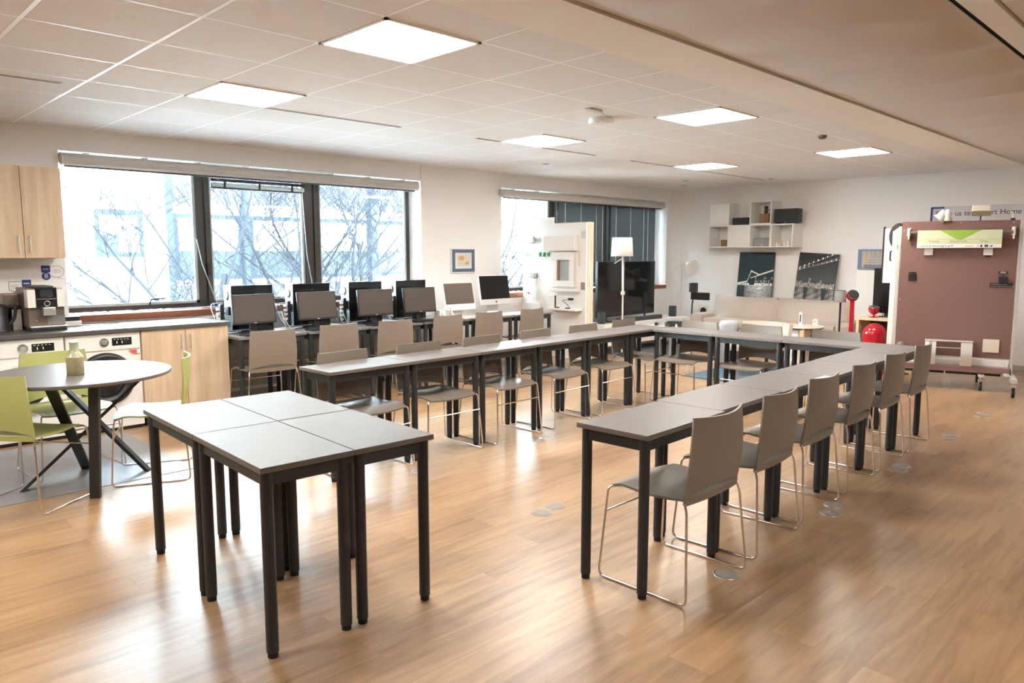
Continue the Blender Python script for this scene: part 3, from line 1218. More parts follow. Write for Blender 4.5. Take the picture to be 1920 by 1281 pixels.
def sticker(x, z, lab, right=True, square=False):
    t = thing('wall_sticker', lab, 'sticker', (x, YW - .0015, z), 0, 'speech bubble stickers by the coffee machine')
    B((0, -.001, .058), (.068, .0, .118), .0004).build('blue_tag', BLUE, t)
    m = MB()
    for i in range(5):
        m.box((.012 + i * .009, -.0018, .083), (.018 + i * .009, -.0011, .092))
    m.build('tag_marks', WHITEP, t)
    if not square:
        m = MB()
        rot = Matrix.Translation((.034, 0, .026)) @ Matrix.Rotation(pi / 2, 4, 'X')
        m.lathe([(.034, 0), (.034, .001)], n=28, m=rot)
        m.build('round_badge', BLUE, t)
        m = MB()
        for (a, b, c, d) in ((.022, .008, .046, .012), (.022, .044, .046, .048), (.022, .008, .026, .048), (.042, .008, .046, .048), (.03, .02, .038, .036)):
            m.box((a, -.0019, b), (c, -.0012, d))
        m.build('cup_symbol', WHITEP, t)
    m = MB()
    if square:
        m.tube(rounded([(-.005, -.0012, .105), (-.095, -.0012, .105), (-.095, -.0012, .03), (-.065, -.0012, .03), (-.060, -.0012, .0), (-.050, -.0012, .03), (-.03, -.0012, .03)], .01), .0016, 6)
    else:
        a0 = [2.2 - k * (4.6 / 24) for k in range(25)]
        m.tube([(.115 + .058 * cos(a), -.0012, .065 + .05 * sin(a)) for a in a0] + [(.165, -.0012, -.005), (.12, -.0012, .016)], .0014, 6)
    m.build('bubble_outline', INK, t)
    m = MB()
    for i in range(4):
        if square:
            m.box((-.085, -.0014, .075 - i * .009), (-.03, -.001, .077 - i * .009))
        else:
            m.box((.088, -.0014, .082 - i * .010), (.15, -.001, .084 - i * .010))
    m.build('text_lines', mat('faint_ink', (.35, .32, .32), .6), t)


sticker(.125, 1.285, 'blue sticker with round badge and speech bubble beside the window')
sticker(-.025, 1.165, 'blue sticker with square speech bubble half hidden behind the coffee machine', square=True)

# ================================================================== COMPUTERS
GT, GM = 'black computer towers on the back tables', 'computer screens along the window'


def make_tower(label):
    t = thing('computer_tower', label, 'computer', (0, 0, TH), 0, GT)
    B((0, 0, 0), (.425, .175, .455), .004).build('case', GLOSSB, t)
    b = MB()
    b.box((-.004, .006, .006), (-.0005, .169, .449))
    b.build('rear_panel', mat('grey_steel_rear', (.17, .20, .22), .45), t)
    m = MB()
    rot = Matrix.Translation((-.0045, .10, .355)) @ Matrix.Rotation(-pi / 2, 4, 'Y')
    m.lathe([(.048, 0), (.046, .004), (.02, .005)], n=24, m=rot)
    m.build('fan_grille', mat('grey_grille', (.07, .08, .09), .4), t)
    m = MB()
    for i in range(6):
        m.box((-.006, .03, .05 + i * .022), (-.0045, .15, .058 + i * .022))
    m.build('expansion_slots', BLACK, t)
    m = MB()
    m.rbox((-.03, .02, .17), (-.0065, .085, .25), .003)
    m.build('port_plate', BLACK, t)
    return t


tw0 = make_tower('black computer tower nearest the kitchen, behind the first screen')
TW = [(1.625, 1.10), (2.28, 1.10), (2.95, 1.10), (3.58, 1.10)]
TN = ['nearest the kitchen, behind the first screen', 'second from the kitchen', 'third from the kitchen', 'nearest the wall pier, behind the fourth screen']
for i, (px, py) in enumerate(TW):
    (tw0 if i == 0 else dup(tw0, 'black computer tower %s' % TN[i], (0, 0, 0), 0)).location = (px, py, TH)


def make_monitor(label):
    t = thing('computer_monitor', label, 'monitor', (0, 0, TH), 0, GM)
    tilt = Matrix.Translation((0, 0, .095)) @ Matrix.Rotation(radians(-7), 4, 'X')
    m = MB()
    m.rbox((-.222, .0, 0), (.222, .028, .285), .004, m=tilt)
    m.build('housing', BLACK, t)
    m = MB()
    m.box((-.210, -.0012, .018), (.210, -.0001, .274), m=tilt)
    m.build('screen', SCREEN, t)
    m = MB()
    m.box((-.016, -.0016, .005), (.012, -.0002, .013), m=tilt)
    m.build('badge', SILVER, t)
    m = MB()
    m.rbox((-.035, .045, .01), (.035, .075, .20), .005)
    m.build('stand_column', BLACK, t)
    m = MB()
    m.rbox((-.11, -.05, 0), (.11, .13, .012), .004)
    m.build('stand_base', BLACK, t)
    return t


mn0 = make_monitor('black computer screen, first from the kitchen cabinet')
MN = [(1.735, .835, .05, 0), (2.415, .835, .02, 1), (3.115, .82, .0, 2), (3.725, .83, -.02, 3)]
for i, (px, py, a, _) in enumerate(MN):
    o = mn0 if i == 0 else dup(mn0, 'black computer screen, %s from the kitchen cabinet' % ['first', 'second', 'third', 'fourth'][i], (0, 0, 0), 0)
    o.location = (px, py, TH)
    o.rotation_euler = (0, 0, a)


def keyboard(x, y, rz, m_, label, g='keyboards on the computer tables'):
    t = thing('keyboard', label, 'keyboard', (x, y, TH), rz, g)
    b = MB()
    b.prism([(-.065, 0), (.065, 0), (.065, .018), (-.065, .008)], -.21, .21, 'x')
    b.build('base', m_, t)
    k_ = MB()
    for r_ in range(5):
        for c_ in range(15):
            xx = -.2 + c_ * .0267
            yy = -.056 + r_ * .0235
            zz = .009 + (yy + .065) * .077
            k_.box((xx, yy, zz), (xx + .022, yy + .019, zz + .006))
    k_.build('keys', m_, t)


keyboard(1.74, .70, .05, BLACK, 'black keyboard in front of the first screen from the kitchen')
keyboard(2.42, .69, .0, BLACK, 'black keyboard in front of the second screen from the kitchen')
keyboard(3.12, .68, .0, BLACK, 'black keyboard in front of the third screen from the kitchen')
keyboard(3.72, .69, .0, BLACK, 'black keyboard in front of the fourth screen from the kitchen')
keyboard(4.42, .69, .0, WHITEP, 'slim white keyboard before the smaller white computer')
keyboard(5.05, .70, .0, WHITEP, 'slim white keyboard before the larger white computer')


def imac(x, y, rz, w, h, zb, label, scr, tilt):
    t = thing('all_in_one_computer', label, 'computer', (x, y, TH), rz, 'white all-in-one computers')
    T = Matrix.Translation((0, 0, zb)) @ Matrix.Rotation(radians(-tilt), 4, 'X')
    m = MB()
    m.rbox((-w / 2, 0, 0), (w / 2, .03, h), .008, m=T)
    m.build('housing', ALU if scr is GLOSSB else WHITEP, t)
    m = MB()
    m.box((-w / 2 + (.006 if scr is GLOSSB else .016), -.0015, .075), (w / 2 - (.006 if scr is GLOSSB else .016), -.0002, h - (.006 if scr is GLOSSB else .016)), m=T)
    m.build('screen', scr, t)
    if scr is GLOSSB:
        m = MB()
        m.lathe([(.012, 0), (.012, .0014)], n=16, m=T @ Matrix.Translation((0, -.0002, .038)) @ Matrix.Rotation(pi / 2, 4, 'X'))
        m.lathe([(.005, 0), (.005, .0014)], n=10, m=T @ Matrix.Translation((.003, -.0002, .053)) @ Matrix.Rotation(pi / 2, 4, 'X'))
        m.build('logo', BLACK, t)
    m = MB()
    m.sheet([[(-.09, .03 + .03, zb + .10), (.09, .06, zb + .10)], [(-.09, .085, .05), (.09, .085, .05)], [(-.09, .08, .008), (.09, .08, .008)], [(-.09, -.06, .005), (.09, -.06, .005)]], .006)
    m.build('stand', ALU, t)


imac(4.36, .86, -.02, .475, .345, .085, 'smaller white all-in-one computer with brownish screen, left of the larger one', mat('dull_brown_screen', (.10, .072, .052), .4), 12)
imac(4.96, .87, -.02, .50, .375, .12, 'larger silver all-in-one computer with glossy black screen beneath the framed picture', GLOSSB, 10)

# loose cables between the towers
CABM = [WHITEP, WHITEP, BLACK, BLUEC, WHITEP]
CL = ['white', 'white', 'black', 'blue', 'white']
random.seed(11)
ci = 0
for i, (px, py) in enumerate(TW):
    for j in range(5):
        x0 = px - .03
        y0 = py + .03 + .025 * j
        z0 = TH + .10 + .05 * j + random.uniform(-.02, .02)
        pts = [(x0, y0, z0), (x0 - .05 - .02 * j, y0 - .02, z0 + random.uniform(-.02, .05)),
               (x0 - .10 + random.uniform(-.04, .02), y0 - .08, TH + .10 + random.uniform(0, .05)),
               (x0 - .06 + random.uniform(-.06, .02), y0 - .10 - .015 * j, TH + .012 + .004 * j),
               (x0 + .02 + .05 * j, .99 + .018 * j, TH + .010 + .003 * j)]
        m = MB()
        m.tube(smooth_path(pts, 5), .0042, 6)
        o = m.build('cable', CABM[j], None)
        tag(o, '%s cable looping from the back of the %s computer tower' % (CL[j], ['first', 'second', 'third', 'fourth'][i]), 'cable',
            'loose cables behind the computers')
for i, px in enumerate((1.50, 2.20, 2.86, 3.52)):
    t = thing('power_strip', 'black power strip with white plugs left of the %s computer tower' % ['first', 'second', 'third', 'fourth'][i], 'power strip',
              (px, 1.075, TH), 0, 'upright power strips by the towers')
    B((0, 0, 0), (.035, .05, .28), .004).build('body', BLACK, t)
    for j in range(5):
        B((-.03, .008, .04 + j * .045), (-.0005, .042, .065 + j * .045), .004).build('plug', WHITEP, t)
t = thing('headphones', 'white headband loop lying beside the smaller white computer', 'headphones', (4.10, .80, TH))
m = MB()
m.tube([(.075 * cos(a), .02, .06 + .075 * sin(a)) for a in [-.3 + k * (pi + .6) / 16 for k in range(17)]], .008, 8)
m.build('headband', WHITEP, t)
for s in (-1, 1):
    m = MB()
    m.cyl((s * .075, .02, .04), (s * .055, .02, .04), .034)
    m.build('ear_cup', WHITEP, t)
o = B((4.0, .83, TH), (4.09, .93, TH + .10), .005).build('paper_box', PAPER, None)
tag(o, 'small white box behind the headphones on the computer table', 'box')
o = B((5.36, .70, TH), (5.60, .82, TH + .03), .004).build('white_case', WHITEP, None)
tag(o, 'flat white case at the end of the computer tables', 'case')


# framed picture on the pier
def flower(a, b):
    if a < .13 or a > .87 or b < .15 or b > .85:
        return (.10, .14, .20)
    if a < .21 or a > .79 or b < .24 or b > .76:
        return (.70, .72, .74)
    d = (a - .42) ** 2 + (b - .62) ** 2
    d2 = (a - .66) ** 2 + (b - .38) ** 2
    if d < .012:
        return (.62, .36, .10)
    if d2 < .006:
        return (.50, .30, .14)
    n = sin(a * 40) * sin(b * 31)
    return (.66 + .05 * n, .58 + .05 * n, .46 + .04 * n)


t = thing('framed_picture', 'framed flower print on the white pier above the larger white computer', 'picture', (4.725, YW, 1.25))
B((0, -.022, 0), (.418, -.001, .322), .004).build('frame', WHITEP, t)
picture('print', .39, .295, flower, t, basis((.014, -.0232, .014), (1, 0, 0), (0, 0, 1)), 40, 30)

# ================================================================== WHITE DOOR-LIKE DEMO PANEL
PX_, PY0, PY1 = 6.0, .28, 1.43
t = thing('demo_panel', 'tall white demonstration panel with small window and fittings, at the end of the computer tables', 'display panel', (PX_, PY0, 0))
wdt = PY1 - PY0


def fit(y0, y1, z0, z1, d0, d1=.001, bev=.003):
    return B((-d0, y0 - PY0, z0), (-d1, y1 - PY0, z1), bev)


B((0, 0, .10), (.035, wdt, 1.905), .006).build('front_board', WHITEL, t)
for i in range(4):
    B((.036 + i * .034, .0, .10), (.036 + i * .034 + .018, wdt, 1.915)).build('plywood_layer', PINE, t)
for i in range(3):
    B((.0541 + i * .034, .002, .10), (.0699 + i * .034, wdt - .002, 1.91)).build('filling', WHITEP, t)
for yy in (.06, wdt - .06):
    m = MB()
    m.cyl((.05, yy, .05), (.05, yy + .03, .05), .05)
    m.build('caster', BLACK, t)
    B((.02, yy + .005, .05), (.08, yy + .025, .10)).build('caster_fork', SILVER, t)
B((-.001, .86 - PY0, 1.905), (.03, 1.17 - PY0, 1.99), .004).build('top_extension', WHITEL, t)
fit(.29, .36, 1.70, 1.80, .006).build('hinge', ALU, t)
fit(.29, .36, 1.03, 1.13, .006).build('hinge', mat('dark_hinge', (.3, .22, .18), .4), t)
fit(.40, .96, 1.54, 1.74, .10, bev=.012).build('shutter_box', WHITEL, t)
m = MB()
for lo, hi in (((.445, 1.42), (.84, 1.53)), ((.445, 1.065), (.84, 1.145))):
    m.rbox((-.05, lo[0] - PY0, lo[1]), (-.001, hi[0] - PY0, hi[1]), .004)
for lo, hi in (((.445, 1.1451), (.53, 1.4199)), ((.745, 1.1451), (.84, 1.4199))):
    m.rbox((-.05, lo[0] - PY0, lo[1]), (-.001, hi[0] - PY0, hi[1]), .004)
fr = m.build('window_frame', WHITEL, t)
fit(.531, .744, 1.146, 1.419, .02, .012, 0).build('window_pane', mat('hazy_pane', (.36, .42, .44), .15), fr)
fit(.715, .744, 1.146, 1.419, .045, .021, 0).build('pane_edge', mat('pane_edge_brown', (.30, .17, .10), .5), fr)
fit(.385, .40, 1.34, 1.535, .012).build('shutter_strap', PINE, t)
fit(.36, .86, 1.005, 1.035, .075).build('window_ledge', WHITEL, t)
fit(.33, .86, .755, .78, .15).build('shelf', WHITEL, t)
fit(.745, .865, .781, .945, .09).build('white_socket_box', WHITEP, t)
fit(.735, .744, .781, .945, .09, .07, 0).build('edge_line', BLACK, t)
m = MB()
m.tube(smooth_path([(-.06, .46 - PY0, .90), (-.08, .52 - PY0, .895), (-.09, .60 - PY0, .885), (-.09, .54 - PY0, .85), (-.10, .47 - PY0, .80)]), .004, 6)
m.build('loose_wire', BLACK, t)
fit(.44, .51, .89, .92, .09, .05, .006).build('probe', BLACK, t)
for a, b in ((.645, .70), (.455, .52)):
    fit(a, b, .781, .795, .13, .10).build('tool', BLACK, t)
fit(1.19, 1.34, 1.66, 1.74, .05, bev=.02).build('sensor', WHITEP, t)
fit(1.21, 1.32, 1.64, 1.656, .03).build('sensor_lip', mat('grey_arm', (.4, .38, .36), .5), t)
fit(1.08, 1.19, 1.69, 1.715, .03).build('sensor_arm', mat('grey_arm', (.4, .38, .36), .5), t)
for i in range(3):
    y_ = .93 + i * .078
    fit(y_ - .015, y_ + .022, 1.465, 1.52, .025).build('terminal_block', GREENL, t)
    m = MB()
    m.tube([(-.01, y_ - PY0, 1.52), (-.02, y_ - .008 - PY0, 1.555), (-.004, y_ - .015 - PY0, 1.585)], .003, 6)
    m.build('lead', SILVER, t)
fit(.88, 1.10, 1.34, 1.44, .004, bev=0).build('thin_frame', WHITEP, t)
fit(1.14, 1.21, 1.17, 1.235, .02).build('thermostat', mat('grey_keypad', (.22, .23, .23), .5), t)
fit(1.255, 1.30, 1.175, 1.235, .016).build('switch', WHITEP, t)
fit(1.255, 1.29, 1.18, 1.187, .02, .0165, 0).build('switch_slot', BLACK, t)
fit(1.315, 1.34, 1.475, 1.495, .014).build('indicator', mat('teal_led', (.02, .30, .22), .4), t)
fit(1.30, 1.325, .942, .965, .014).build('button', REDL, t)
fit(1.12, 1.20, .86, 1.01, .05).build('conduit_box', WHITEP, t)
fit(1.165, 1.20, 1.011, 1.165, .02).build('conduit', WHITEP, t)
fit(1.06, 1.41, .70, .825, .04, bev=.006).build('skirting_duct', WHITEP, t)

# ================================================================== TV CORNER
t = thing('tv_bench', 'long white bench beneath the large television', 'tv bench', (7.02, .78, 0))
B((0, 0, .14), (2.18, .42, .47), .004).build('body', WHITEL, t)
for i in range(3):
    B((.006 + i * .726, -.018, .15), (.72 + i * .726, -.0005, .46), .003).build('drawer_front', WHITEL, t)
for xx in (.08, 2.06):
    for yy in (.04, .36):
        B((xx, yy, 0), (xx + .04, yy + .03, .14)).build('leg', BLACK, t)
t = thing('television', 'large black flat television standing on the white bench', 'television', (7.90, 1.02, .47))
B((-.735, 0, .075), (.735, .045, .915), .006).build('housing', BLACK, t)
B((-.722, -.002, .09), (.722, -.0002, .905)).build('screen', GLOSSB, t)
for s in (-1, 1):
    B((s * .5 - .12, -.10, 0), (s * .5 + .12, .12, .012), .004).build('stand_foot', BLACK, t)
    B((s * .5 - .015, .012, .012), (s * .5 + .015, .03, .075)).build('stand_neck', BLACK, t)
o = B((7.45, .80, .47), (8.55, .89, .535), .012).build('soundbar', DKCLOTH, None)
tag(o, 'long black soundbar lying in front of the television', 'soundbar')


def can_speaker(x, y, z, h, r_, m_, label, cat='speaker'):
    t = thing('round_speaker', label, cat, (x, y, z), 0, 'small cylinder speakers')
    MB().lathe([(r_ * .95, 0), (r_, .006), (r_, h - .012), (r_ * .96, h - .002)], n=28).build('body', m_, t)
    MB().lathe([(r_ * .9, h - .0019), (r_ * .85, h + .003)], n=28).build('top_cap', BLACK, t)


can_speaker(7.12, .90, .47, .17, .06, DKCLOTH, 'dark cylinder speaker at the left end of the white bench')
can_speaker(9.02, .92, .47, .17, .065, DKCLOTH, 'dark cylinder speaker at the right end of the white bench')

# floor lamp with arm, in front of the television
t = thing('floor_lamp', 'white floor lamp with drum shade in front of the television', 'floor lamp', (7.36, .70, 0))
MB().lathe([(.13, 0), (.13, .015), (.02, .025)], n=28).build('base', WHITEL, t)
m = MB()
m.cyl((0, 0, .02), (0, 0, .93), .012, n=12)
m.build('pole', CREAM, t)
m = MB()
m.cyl((.0, .0, .93), (-.04, -.02, 1.46), .016, n=12)
m.cyl((.03, .01, .93), (.0, -.01, 1.42), .006, n=8)
m.build('arm', CREAM, t)
MB().lathe([(.03, .90), (.03, .95)], n=14).build('joint', CREAM, t)
m = MB()
m.cyl((-.04, -.02, 1.44), (-.16, .04, 1.36), .006, n=8)
m.build('handle', WHITEP, t)
v, fs = [], []
n = 40
for q, z in ((.162, 1.465), (.145, 1.735), (.142, 1.735), (.159, 1.465)):
    for k in range(n):
        v.append((-.06 + q * cos(2 * pi * k / n), -.02 + q * sin(2 * pi * k / n), z))
for i in range(4):
    for k in range(n):
        a, b = i * n + k, i * n + (k + 1) % n
        fs.append((a, b, (b + n) % (4 * n), (a + n) % (4 * n)))
m = MB()
m.add(v, fs, True)
m.build('lamp_shade', LAMPW, t)

# arched reading lamp
t = thing('reading_lamp', 'slender arched white reading lamp in the far corner', 'floor lamp', (9.50, 1.19, 0))
MB().lathe([(.12, 0), (.12, .015), (.015, .025)], n=24).build('base', WHITEL, t)
m = MB()
m.tube(smooth_path([(0, 0, .02), (0, 0, .32), (0, -.06, .85), (0, .03, 1.10), (0, .055, 1.20), (0, .0, 1.29), (0, -.10, 1.335), (0, -.22, 1.335)], 6), .009, 8)
m.build('stem', CREAM, t)
m = MB()
p0 = Vector((0, -.22, 1.335))
dirv = Vector((-.35, -.75, -.30)).normalized()
m.tube([p0, p0 + dirv * .05, p0 + dirv * .17], [.025, .05, .125], 24)
m.build('lamp_shade', LAMPW, t)

# speaker on stand left of the sofa
t = thing('speaker_stand', 'thin black speaker stand between the arched lamp and the sofa', 'speaker stand', (9.0, .52, 0))
B((-.12, -.12, 0), (.12, .12, .012), .003).build('base', BLACK, t)
m = MB()
m.tube(rounded([(0, .03, .012), (0, .02, .70), (0, -.02, .90)], .05), .012, 8)
m.build('pole', BLACK, t)
B((-.04, -.30, .765), (.0, .03, .885), .012).build('device_holder', BLACK, t)
can_speaker(8.93, .48, .89, .145, .07, DKCLOTH, 'dark grey cylinder speaker on the thin stand left of the sofa')
t = thing('wall_socket', 'round black socket on a cream plate low on the wall left of the sofa', 'socket', (XB, .80, .52))
B((-.03, -.09, -.11), (-.004, .09, .10), .006).build('plate', CREAM, t)
m = MB()
m.cyl((-.045, -.01, .01), (-.031, -.01, .01), .055, n=20)
m.build('socket_disc', BLACK, t)

# ------------------------------------------------------------------ sofa
t = thing('sofa', 'beige two-seat fabric sofa against the back wall', 'sofa', (9.30, -.77, 0))
B((-.42, -1.12, .10), (.40, 1.12, .36), .03).build('base', SOFA, t)
for yy in (-1.02, .98):
    for xx in (-.36, .32):
        B((xx, yy, 0), (xx + .05, yy + .05, .10)).build('leg', BLACK, t)
for s in (-1, 1):
    B((-.45, s * 1.15 - .11, .12), (.38, s * 1.15 + .11, .56), .06).build('armrest', SOFA, t)
B((.18, -1.16, .30), (.42, 1.16, .62), .05).build('back_frame', SOFA, t)
for s in (-1, 1):
    B((-.44, s * .52 - .51, .355), (.24, s * .52 + .51, .50), .045).build('seat_cushion', SOFA, t)


def cushion(w_, h_, d_, seed):
    m = MB()
    rnd = random.Random(seed)
    nx_, nz_ = 16, 10
    for sgn in (-1, 1):
        P = []
        for i in range(nx_ + 1):
            row = []
            for j in range(nz_ + 1):
                a, b = -1 + 2 * i / nx_, -1 + 2 * j / nz_
                bul = (max(0, 1 - abs(a) ** 3.2) ** .55) * (max(0, 1 - abs(b) ** 3.2) ** .55)
                wr = .008 * sin(9 * a + 4 * b + seed) * bul + .006 * sin(17 * b - 5 * a * abs(a)) * bul
                row.append((sgn * (d_ / 2) * bul + wr, a * w_ / 2 * (1 - .03 * b * b), b * h_ / 2 * (1 - .035 * (1 - abs(a)))))
            P.append(row)
        v = [Vector(p) for row in P for p in row]
        nj = nz_ + 1
        fs = []
        for i in range(nx_):
            for j in range(nz_):
                q = i * nj + j
                fs.append((q, q + nj, q + nj + 1, q + 1))
        m.add(v, fs, True)
    return m


for s, sd in ((1, 3), (-1, 8)):
    o = cushion(1.11, .48, .26, sd).build('back_cushion', SOFA, t)
    o.location = (.04, s * .545 + .02, .595)
    o.rotation_euler = (0, radians(13), 0)


# canvases leaning on the wall behind the sofa
def hsh(a, b):
    q = sin(a * 127.1 + b * 311.7) * 43758.5453
    return q - math.floor(q)


def canvas_left(a, b):
    sky = (.010, .030, .038)
    c = sky
    if b < .32:                       # water with reflections
        w_ = max(0, 1 - abs(a - .62) / .5)
        n = hsh(int(a * 18), int(b * 60))
        l = (.08 + .95 * w_ * (.35 + .65 * n)) * (0.6 + b * 1.6)
        c = (l * .9, l * .97, l)
        if a < .22:
            c = (.02 + .1 * n * b, .04 + .1 * n * b, .05 + .1 * n * b)
    elif b < .37:
        n = hsh(int(a * 40), 3)
        l = .3 + .7 * n
        c = (l, l, l * .95)
    elif b < .52 and a > .5 and hsh(int(a * 26), 9) > (b - .37) * 6.5:
        n = hsh(int(a * 48), int(b * 50))
        c = (.55 * n, .55 * n, .5 * n) if n > .55 else (.02, .035, .04)
    if .34 < a < .50 and .33 < b < .50:
        c = (.008, .02, .028)
    for (x0, y0, x1, y1, th) in ((.36, .62, .62, .54, .012), (.62, .54, 1.0, .64, .012), (.36, .47, 1.0, .63, .008), (.28, .40, .37, .60, .018), (.0, .36, .28, .40, .014)):
        if x0 <= a <= x1:
            yy = y0 + (y1 - y0) * (a - x0) / (x1 - x0)
            if abs(b - yy) < th:
                c = (.85, .85, .80)
    return c


def canvas_right(a, b):
    g = .012 + .05 * max(0, 1 - abs(b - .5) / .4)
    c = (g * .9, g * 1.1, g * 1.15)
    for (y0, y1, th) in ((.68, 1.03, .006), (.655, .90, .01)):
        yy = y0 + (y1 - y0) * a
        if abs(b - yy) < th:
            c = (.22, .22, .21)
        q = (a * 9) % 1
        if (q - .5) ** 2 / 60 + (b - yy - .012) ** 2 < .0003:
            c = (1, .95, .85)
    if abs(b - (.64 + .30 * a)) < .012 and a > .1:
        c = (.10, .10, .10)
    if .33 < b < .42:
        n = hsh(int(a * 84), int(b * 110))
        l = n ** 2.2
        c = (l, .93 * l, .84 * l)
    elif .42 <= b < .42 + .12 * hsh(int(a * 24), 5) ** 3:
        n = hsh(int(a * 60), int(b * 50))
        c = (.6 * n, .55 * n, .5 * n)
    elif b <= .33:
        n = .5 + .5 * sin(a * 23 + 2 * sin(b * 17)) * sin(b * 28)
        l = (.10 + .42 * n) * (1.15 - b * 2.2)
        c = (l, l * .97, l * .96)
        if abs(a - .28) < .05 * (.2 + b * 3) and .08 < b:
            c = (.03, .045, .05)
        if abs(a - .75) < .07 * (.2 + b * 3):
            c = (.02, .035, .04)
    return c


for nm, y1, lab, fn, tl in (('a', .13, 'dark canvas of a lit bridge over water, on the left above the sofa', canvas_left, 0.0),
                        ('b', -.83, 'dark canvas of bridge cables with lamps over a skyline, on the right above the sofa', canvas_right, 0.06)):
    t = thing('canvas_print', lab, 'picture', (9.66, y1, .74), 0, 'pair of night-time canvases above the sofa')
    t.rotation_euler = (tl, radians(6), 0)
    B((.0, -.60, 0), (.022, 0, .79), .002).build('stretcher', mat('canvas_edge', (.03, .04, .045), .8), t)
    picture('print', .60, .79, fn, t, basis((-.0008, 0, 0), (0, -1, 0), (0, 0, 1)), 84, 110, mat_c if False else PRINT)

# ------------------------------------------------------------------ cube shelves
SX, SD, SS = 9.455, .34, .357
ys = [.545 - i * SS for i in range(4)]
zr = [1.60, 1.60 + SS]
GS = 'white wall cubes above the sofa'


def cube(y, z, closed, label):
    t = thing('wall_cube', label, 'shelf', (SX, y, z), 0, GS)
    e = .016
    s = SS - .002
    B((0, -s, 0), (SD, 0, e)).build('bottom_board', WHITEL, t)
    B((0, -s, s - e), (SD, 0, s)).build('top_board', WHITEL, t)
    B((0, -e, e), (SD, 0, s - e)).build('side_board', WHITEL, t)
    B((0, -s, e), (SD, -s + e, s - e)).build('side_board', WHITEL, t)
    B((SD - .006, -s + e, e), (SD, -e, s - e)).build('back_board', WHITEL, t)
    if closed:
        B((.001, -s + .018, .018), (.016, -.018, s - .018)).build('door', WHITEP, t)


cube(ys[0], zr[0], False, 'open white wall cube holding a brown box, lower left')
cube(ys[1], zr[0], True, 'closed white wall cube, lower row beneath the black speaker')
cube(ys[2], zr[0], False, 'open white wall cube holding a grey speaker')
cube(ys[3], zr[0], False, 'open white wall cube holding small white figures, lower right')
cube(ys[0], zr[1], True, 'closed white wall cube, upper left')
cube(ys[2], zr[1], False, 'open white wall cube holding the wooden figure, upper row')
zt = 1.60 + SS
o = B((SX + .05, ys[1] - .325, zt - .001), (SX + .22, ys[1] - .035, zt + .115), .006).build('flat_speaker', DKCLOTH, None)
tag(o, 'low black box speaker on top of the closed lower wall cube', 'speaker')
t = thing('box_speaker', 'large dark square speaker on top of the lower right wall cube', 'speaker', (SX + .03, ys[3] - .03, zt - .001))
B((0, -.375, .014), (.16, 0, .225), .008).build('body', DKCLOTH, t)
B((.02, -.34, 0), (.14, -.03, .014)).build('foot', BLACK, t)
B((-.002, -.20, .016), (-.0002, -.17, .022)).build('badge', SILVER, t)
o = B((SX + .10, ys[0] - .27, 1.60 + .016), (SX + .22, ys[0] - .165, 1.60 + .125), .003).build('wooden_box', BROWNB, None)
tag(o, 'small brown box in the lower left wall cube', 'box')
o = B((SX + .08, ys[2] - .31, 1.60 + .016), (SX + .20, ys[2] - .045, 1.60 + .15), .02).build('cloth_speaker', SPKGREY, None)
tag(o, 'grey cloth speaker in the lower wall cube beneath the wooden figure', 'speaker')
B((-.002, -.02, 0), (0, .02, .01)).build('badge', WHITEP, o).location = (SX + .079, ys[2] - .18, 1.60 + .03)
t = thing('wooden_figure', 'brown wooden block with a small carved figure in the upper open wall cube', 'ornament', (SX + .14, ys[2] - .20, zt + .016))
B((-.07, -.075, 0), (.07, .075, .15), .004).build('block', BROWNB, t)
MB().lathe([(.022, .15), (.03, .18), (.018, .21), (.03, .235), (.026, .26), (.01, .27)], n=12).build('carving', mat('dark_carved_wood', (.05, .03, .02), .6), t)
m = MB()
m.tube(smooth_path([(0, -.02, .20), (0, -.07, .21), (0, -.09, .15), (0, -.13, .04)]), .004, 6)
m.build('stem', mat('dark_carved_wood', (.05, .03, .02), .6), t)
for i in range(5):
    hh = (.055, .09, .06, .08, .095)[i]
    mm = (WHITEP, PINE, WHITEP, WHITEP, PINE)[i]
    t = thing('small_figure', 'tiny %s figure in the lower right wall cube, %s from the left' % ('white' if mm is WHITEP else 'wooden', ['first', 'second', 'third', 'fourth', 'fifth'][i]),
              'ornament', (SX + .12, ys[3] - .055 - i * .06, 1.616), 0, 'tiny figures in a row in the wall cube')
    MB().lathe([(.022, 0), (.026, hh * .3), (.016, hh * .6), (.02, hh * .8), (.008, hh)], n=14).build('body', mm, t)

# ------------------------------------------------------------------ things around the sofa
t = thing('side_table', 'small round pale side table in front of the sofa', 'side table', (8.55, -1.52, 0))
MB().lathe([(.255, .488), (.26, .495), (.26, .508), (.255, .512)], n=36).build('tabletop', CREAM, t)
m = MB()
m.tube([(.235 * cos(2 * pi * k / 36), .235 * sin(2 * pi * k / 36), .48) for k in range(37)], .006, 6)
m.build('rim', BLACK, t)
B((-.20, -.02, 0), (.17, .22, .474), .01).build('cabinet', WHITEP, t)
B((-.225, -.10, 0), (-.17, -.04, .487)).build('leg', PINE, t)
t = thing('remote_stand', 'white upright remote with a dark slot standing on the round side table', 'remote control', (8.50, -1.49, .512))
B((-.015, -.022, .03), (.015, .022, .19), .006).build('body', WHITEP, t)
B((-.017, -.008, .05), (-.0152, .008, .155)).build('slot', BLACK, t)
MB().lathe([(.035, 0), (.025, .02), (.018, .031)], n=18).build('foot', WHITEP, t)
t = thing('round_gadget', 'white round sensor standing on the side table right of the remote', 'sensor', (8.66, -1.63, .512))
MB().lathe([(.035, 0), (.04, .02), (.04, .06), (.03, .085), (.012, .095)], n=20).build('body', WHITEP, t)
m = MB()
m.cyl((-.042, 0, .06), (-.038, 0, .06), .016, n=14)
m.build('lens', SILVER, t)

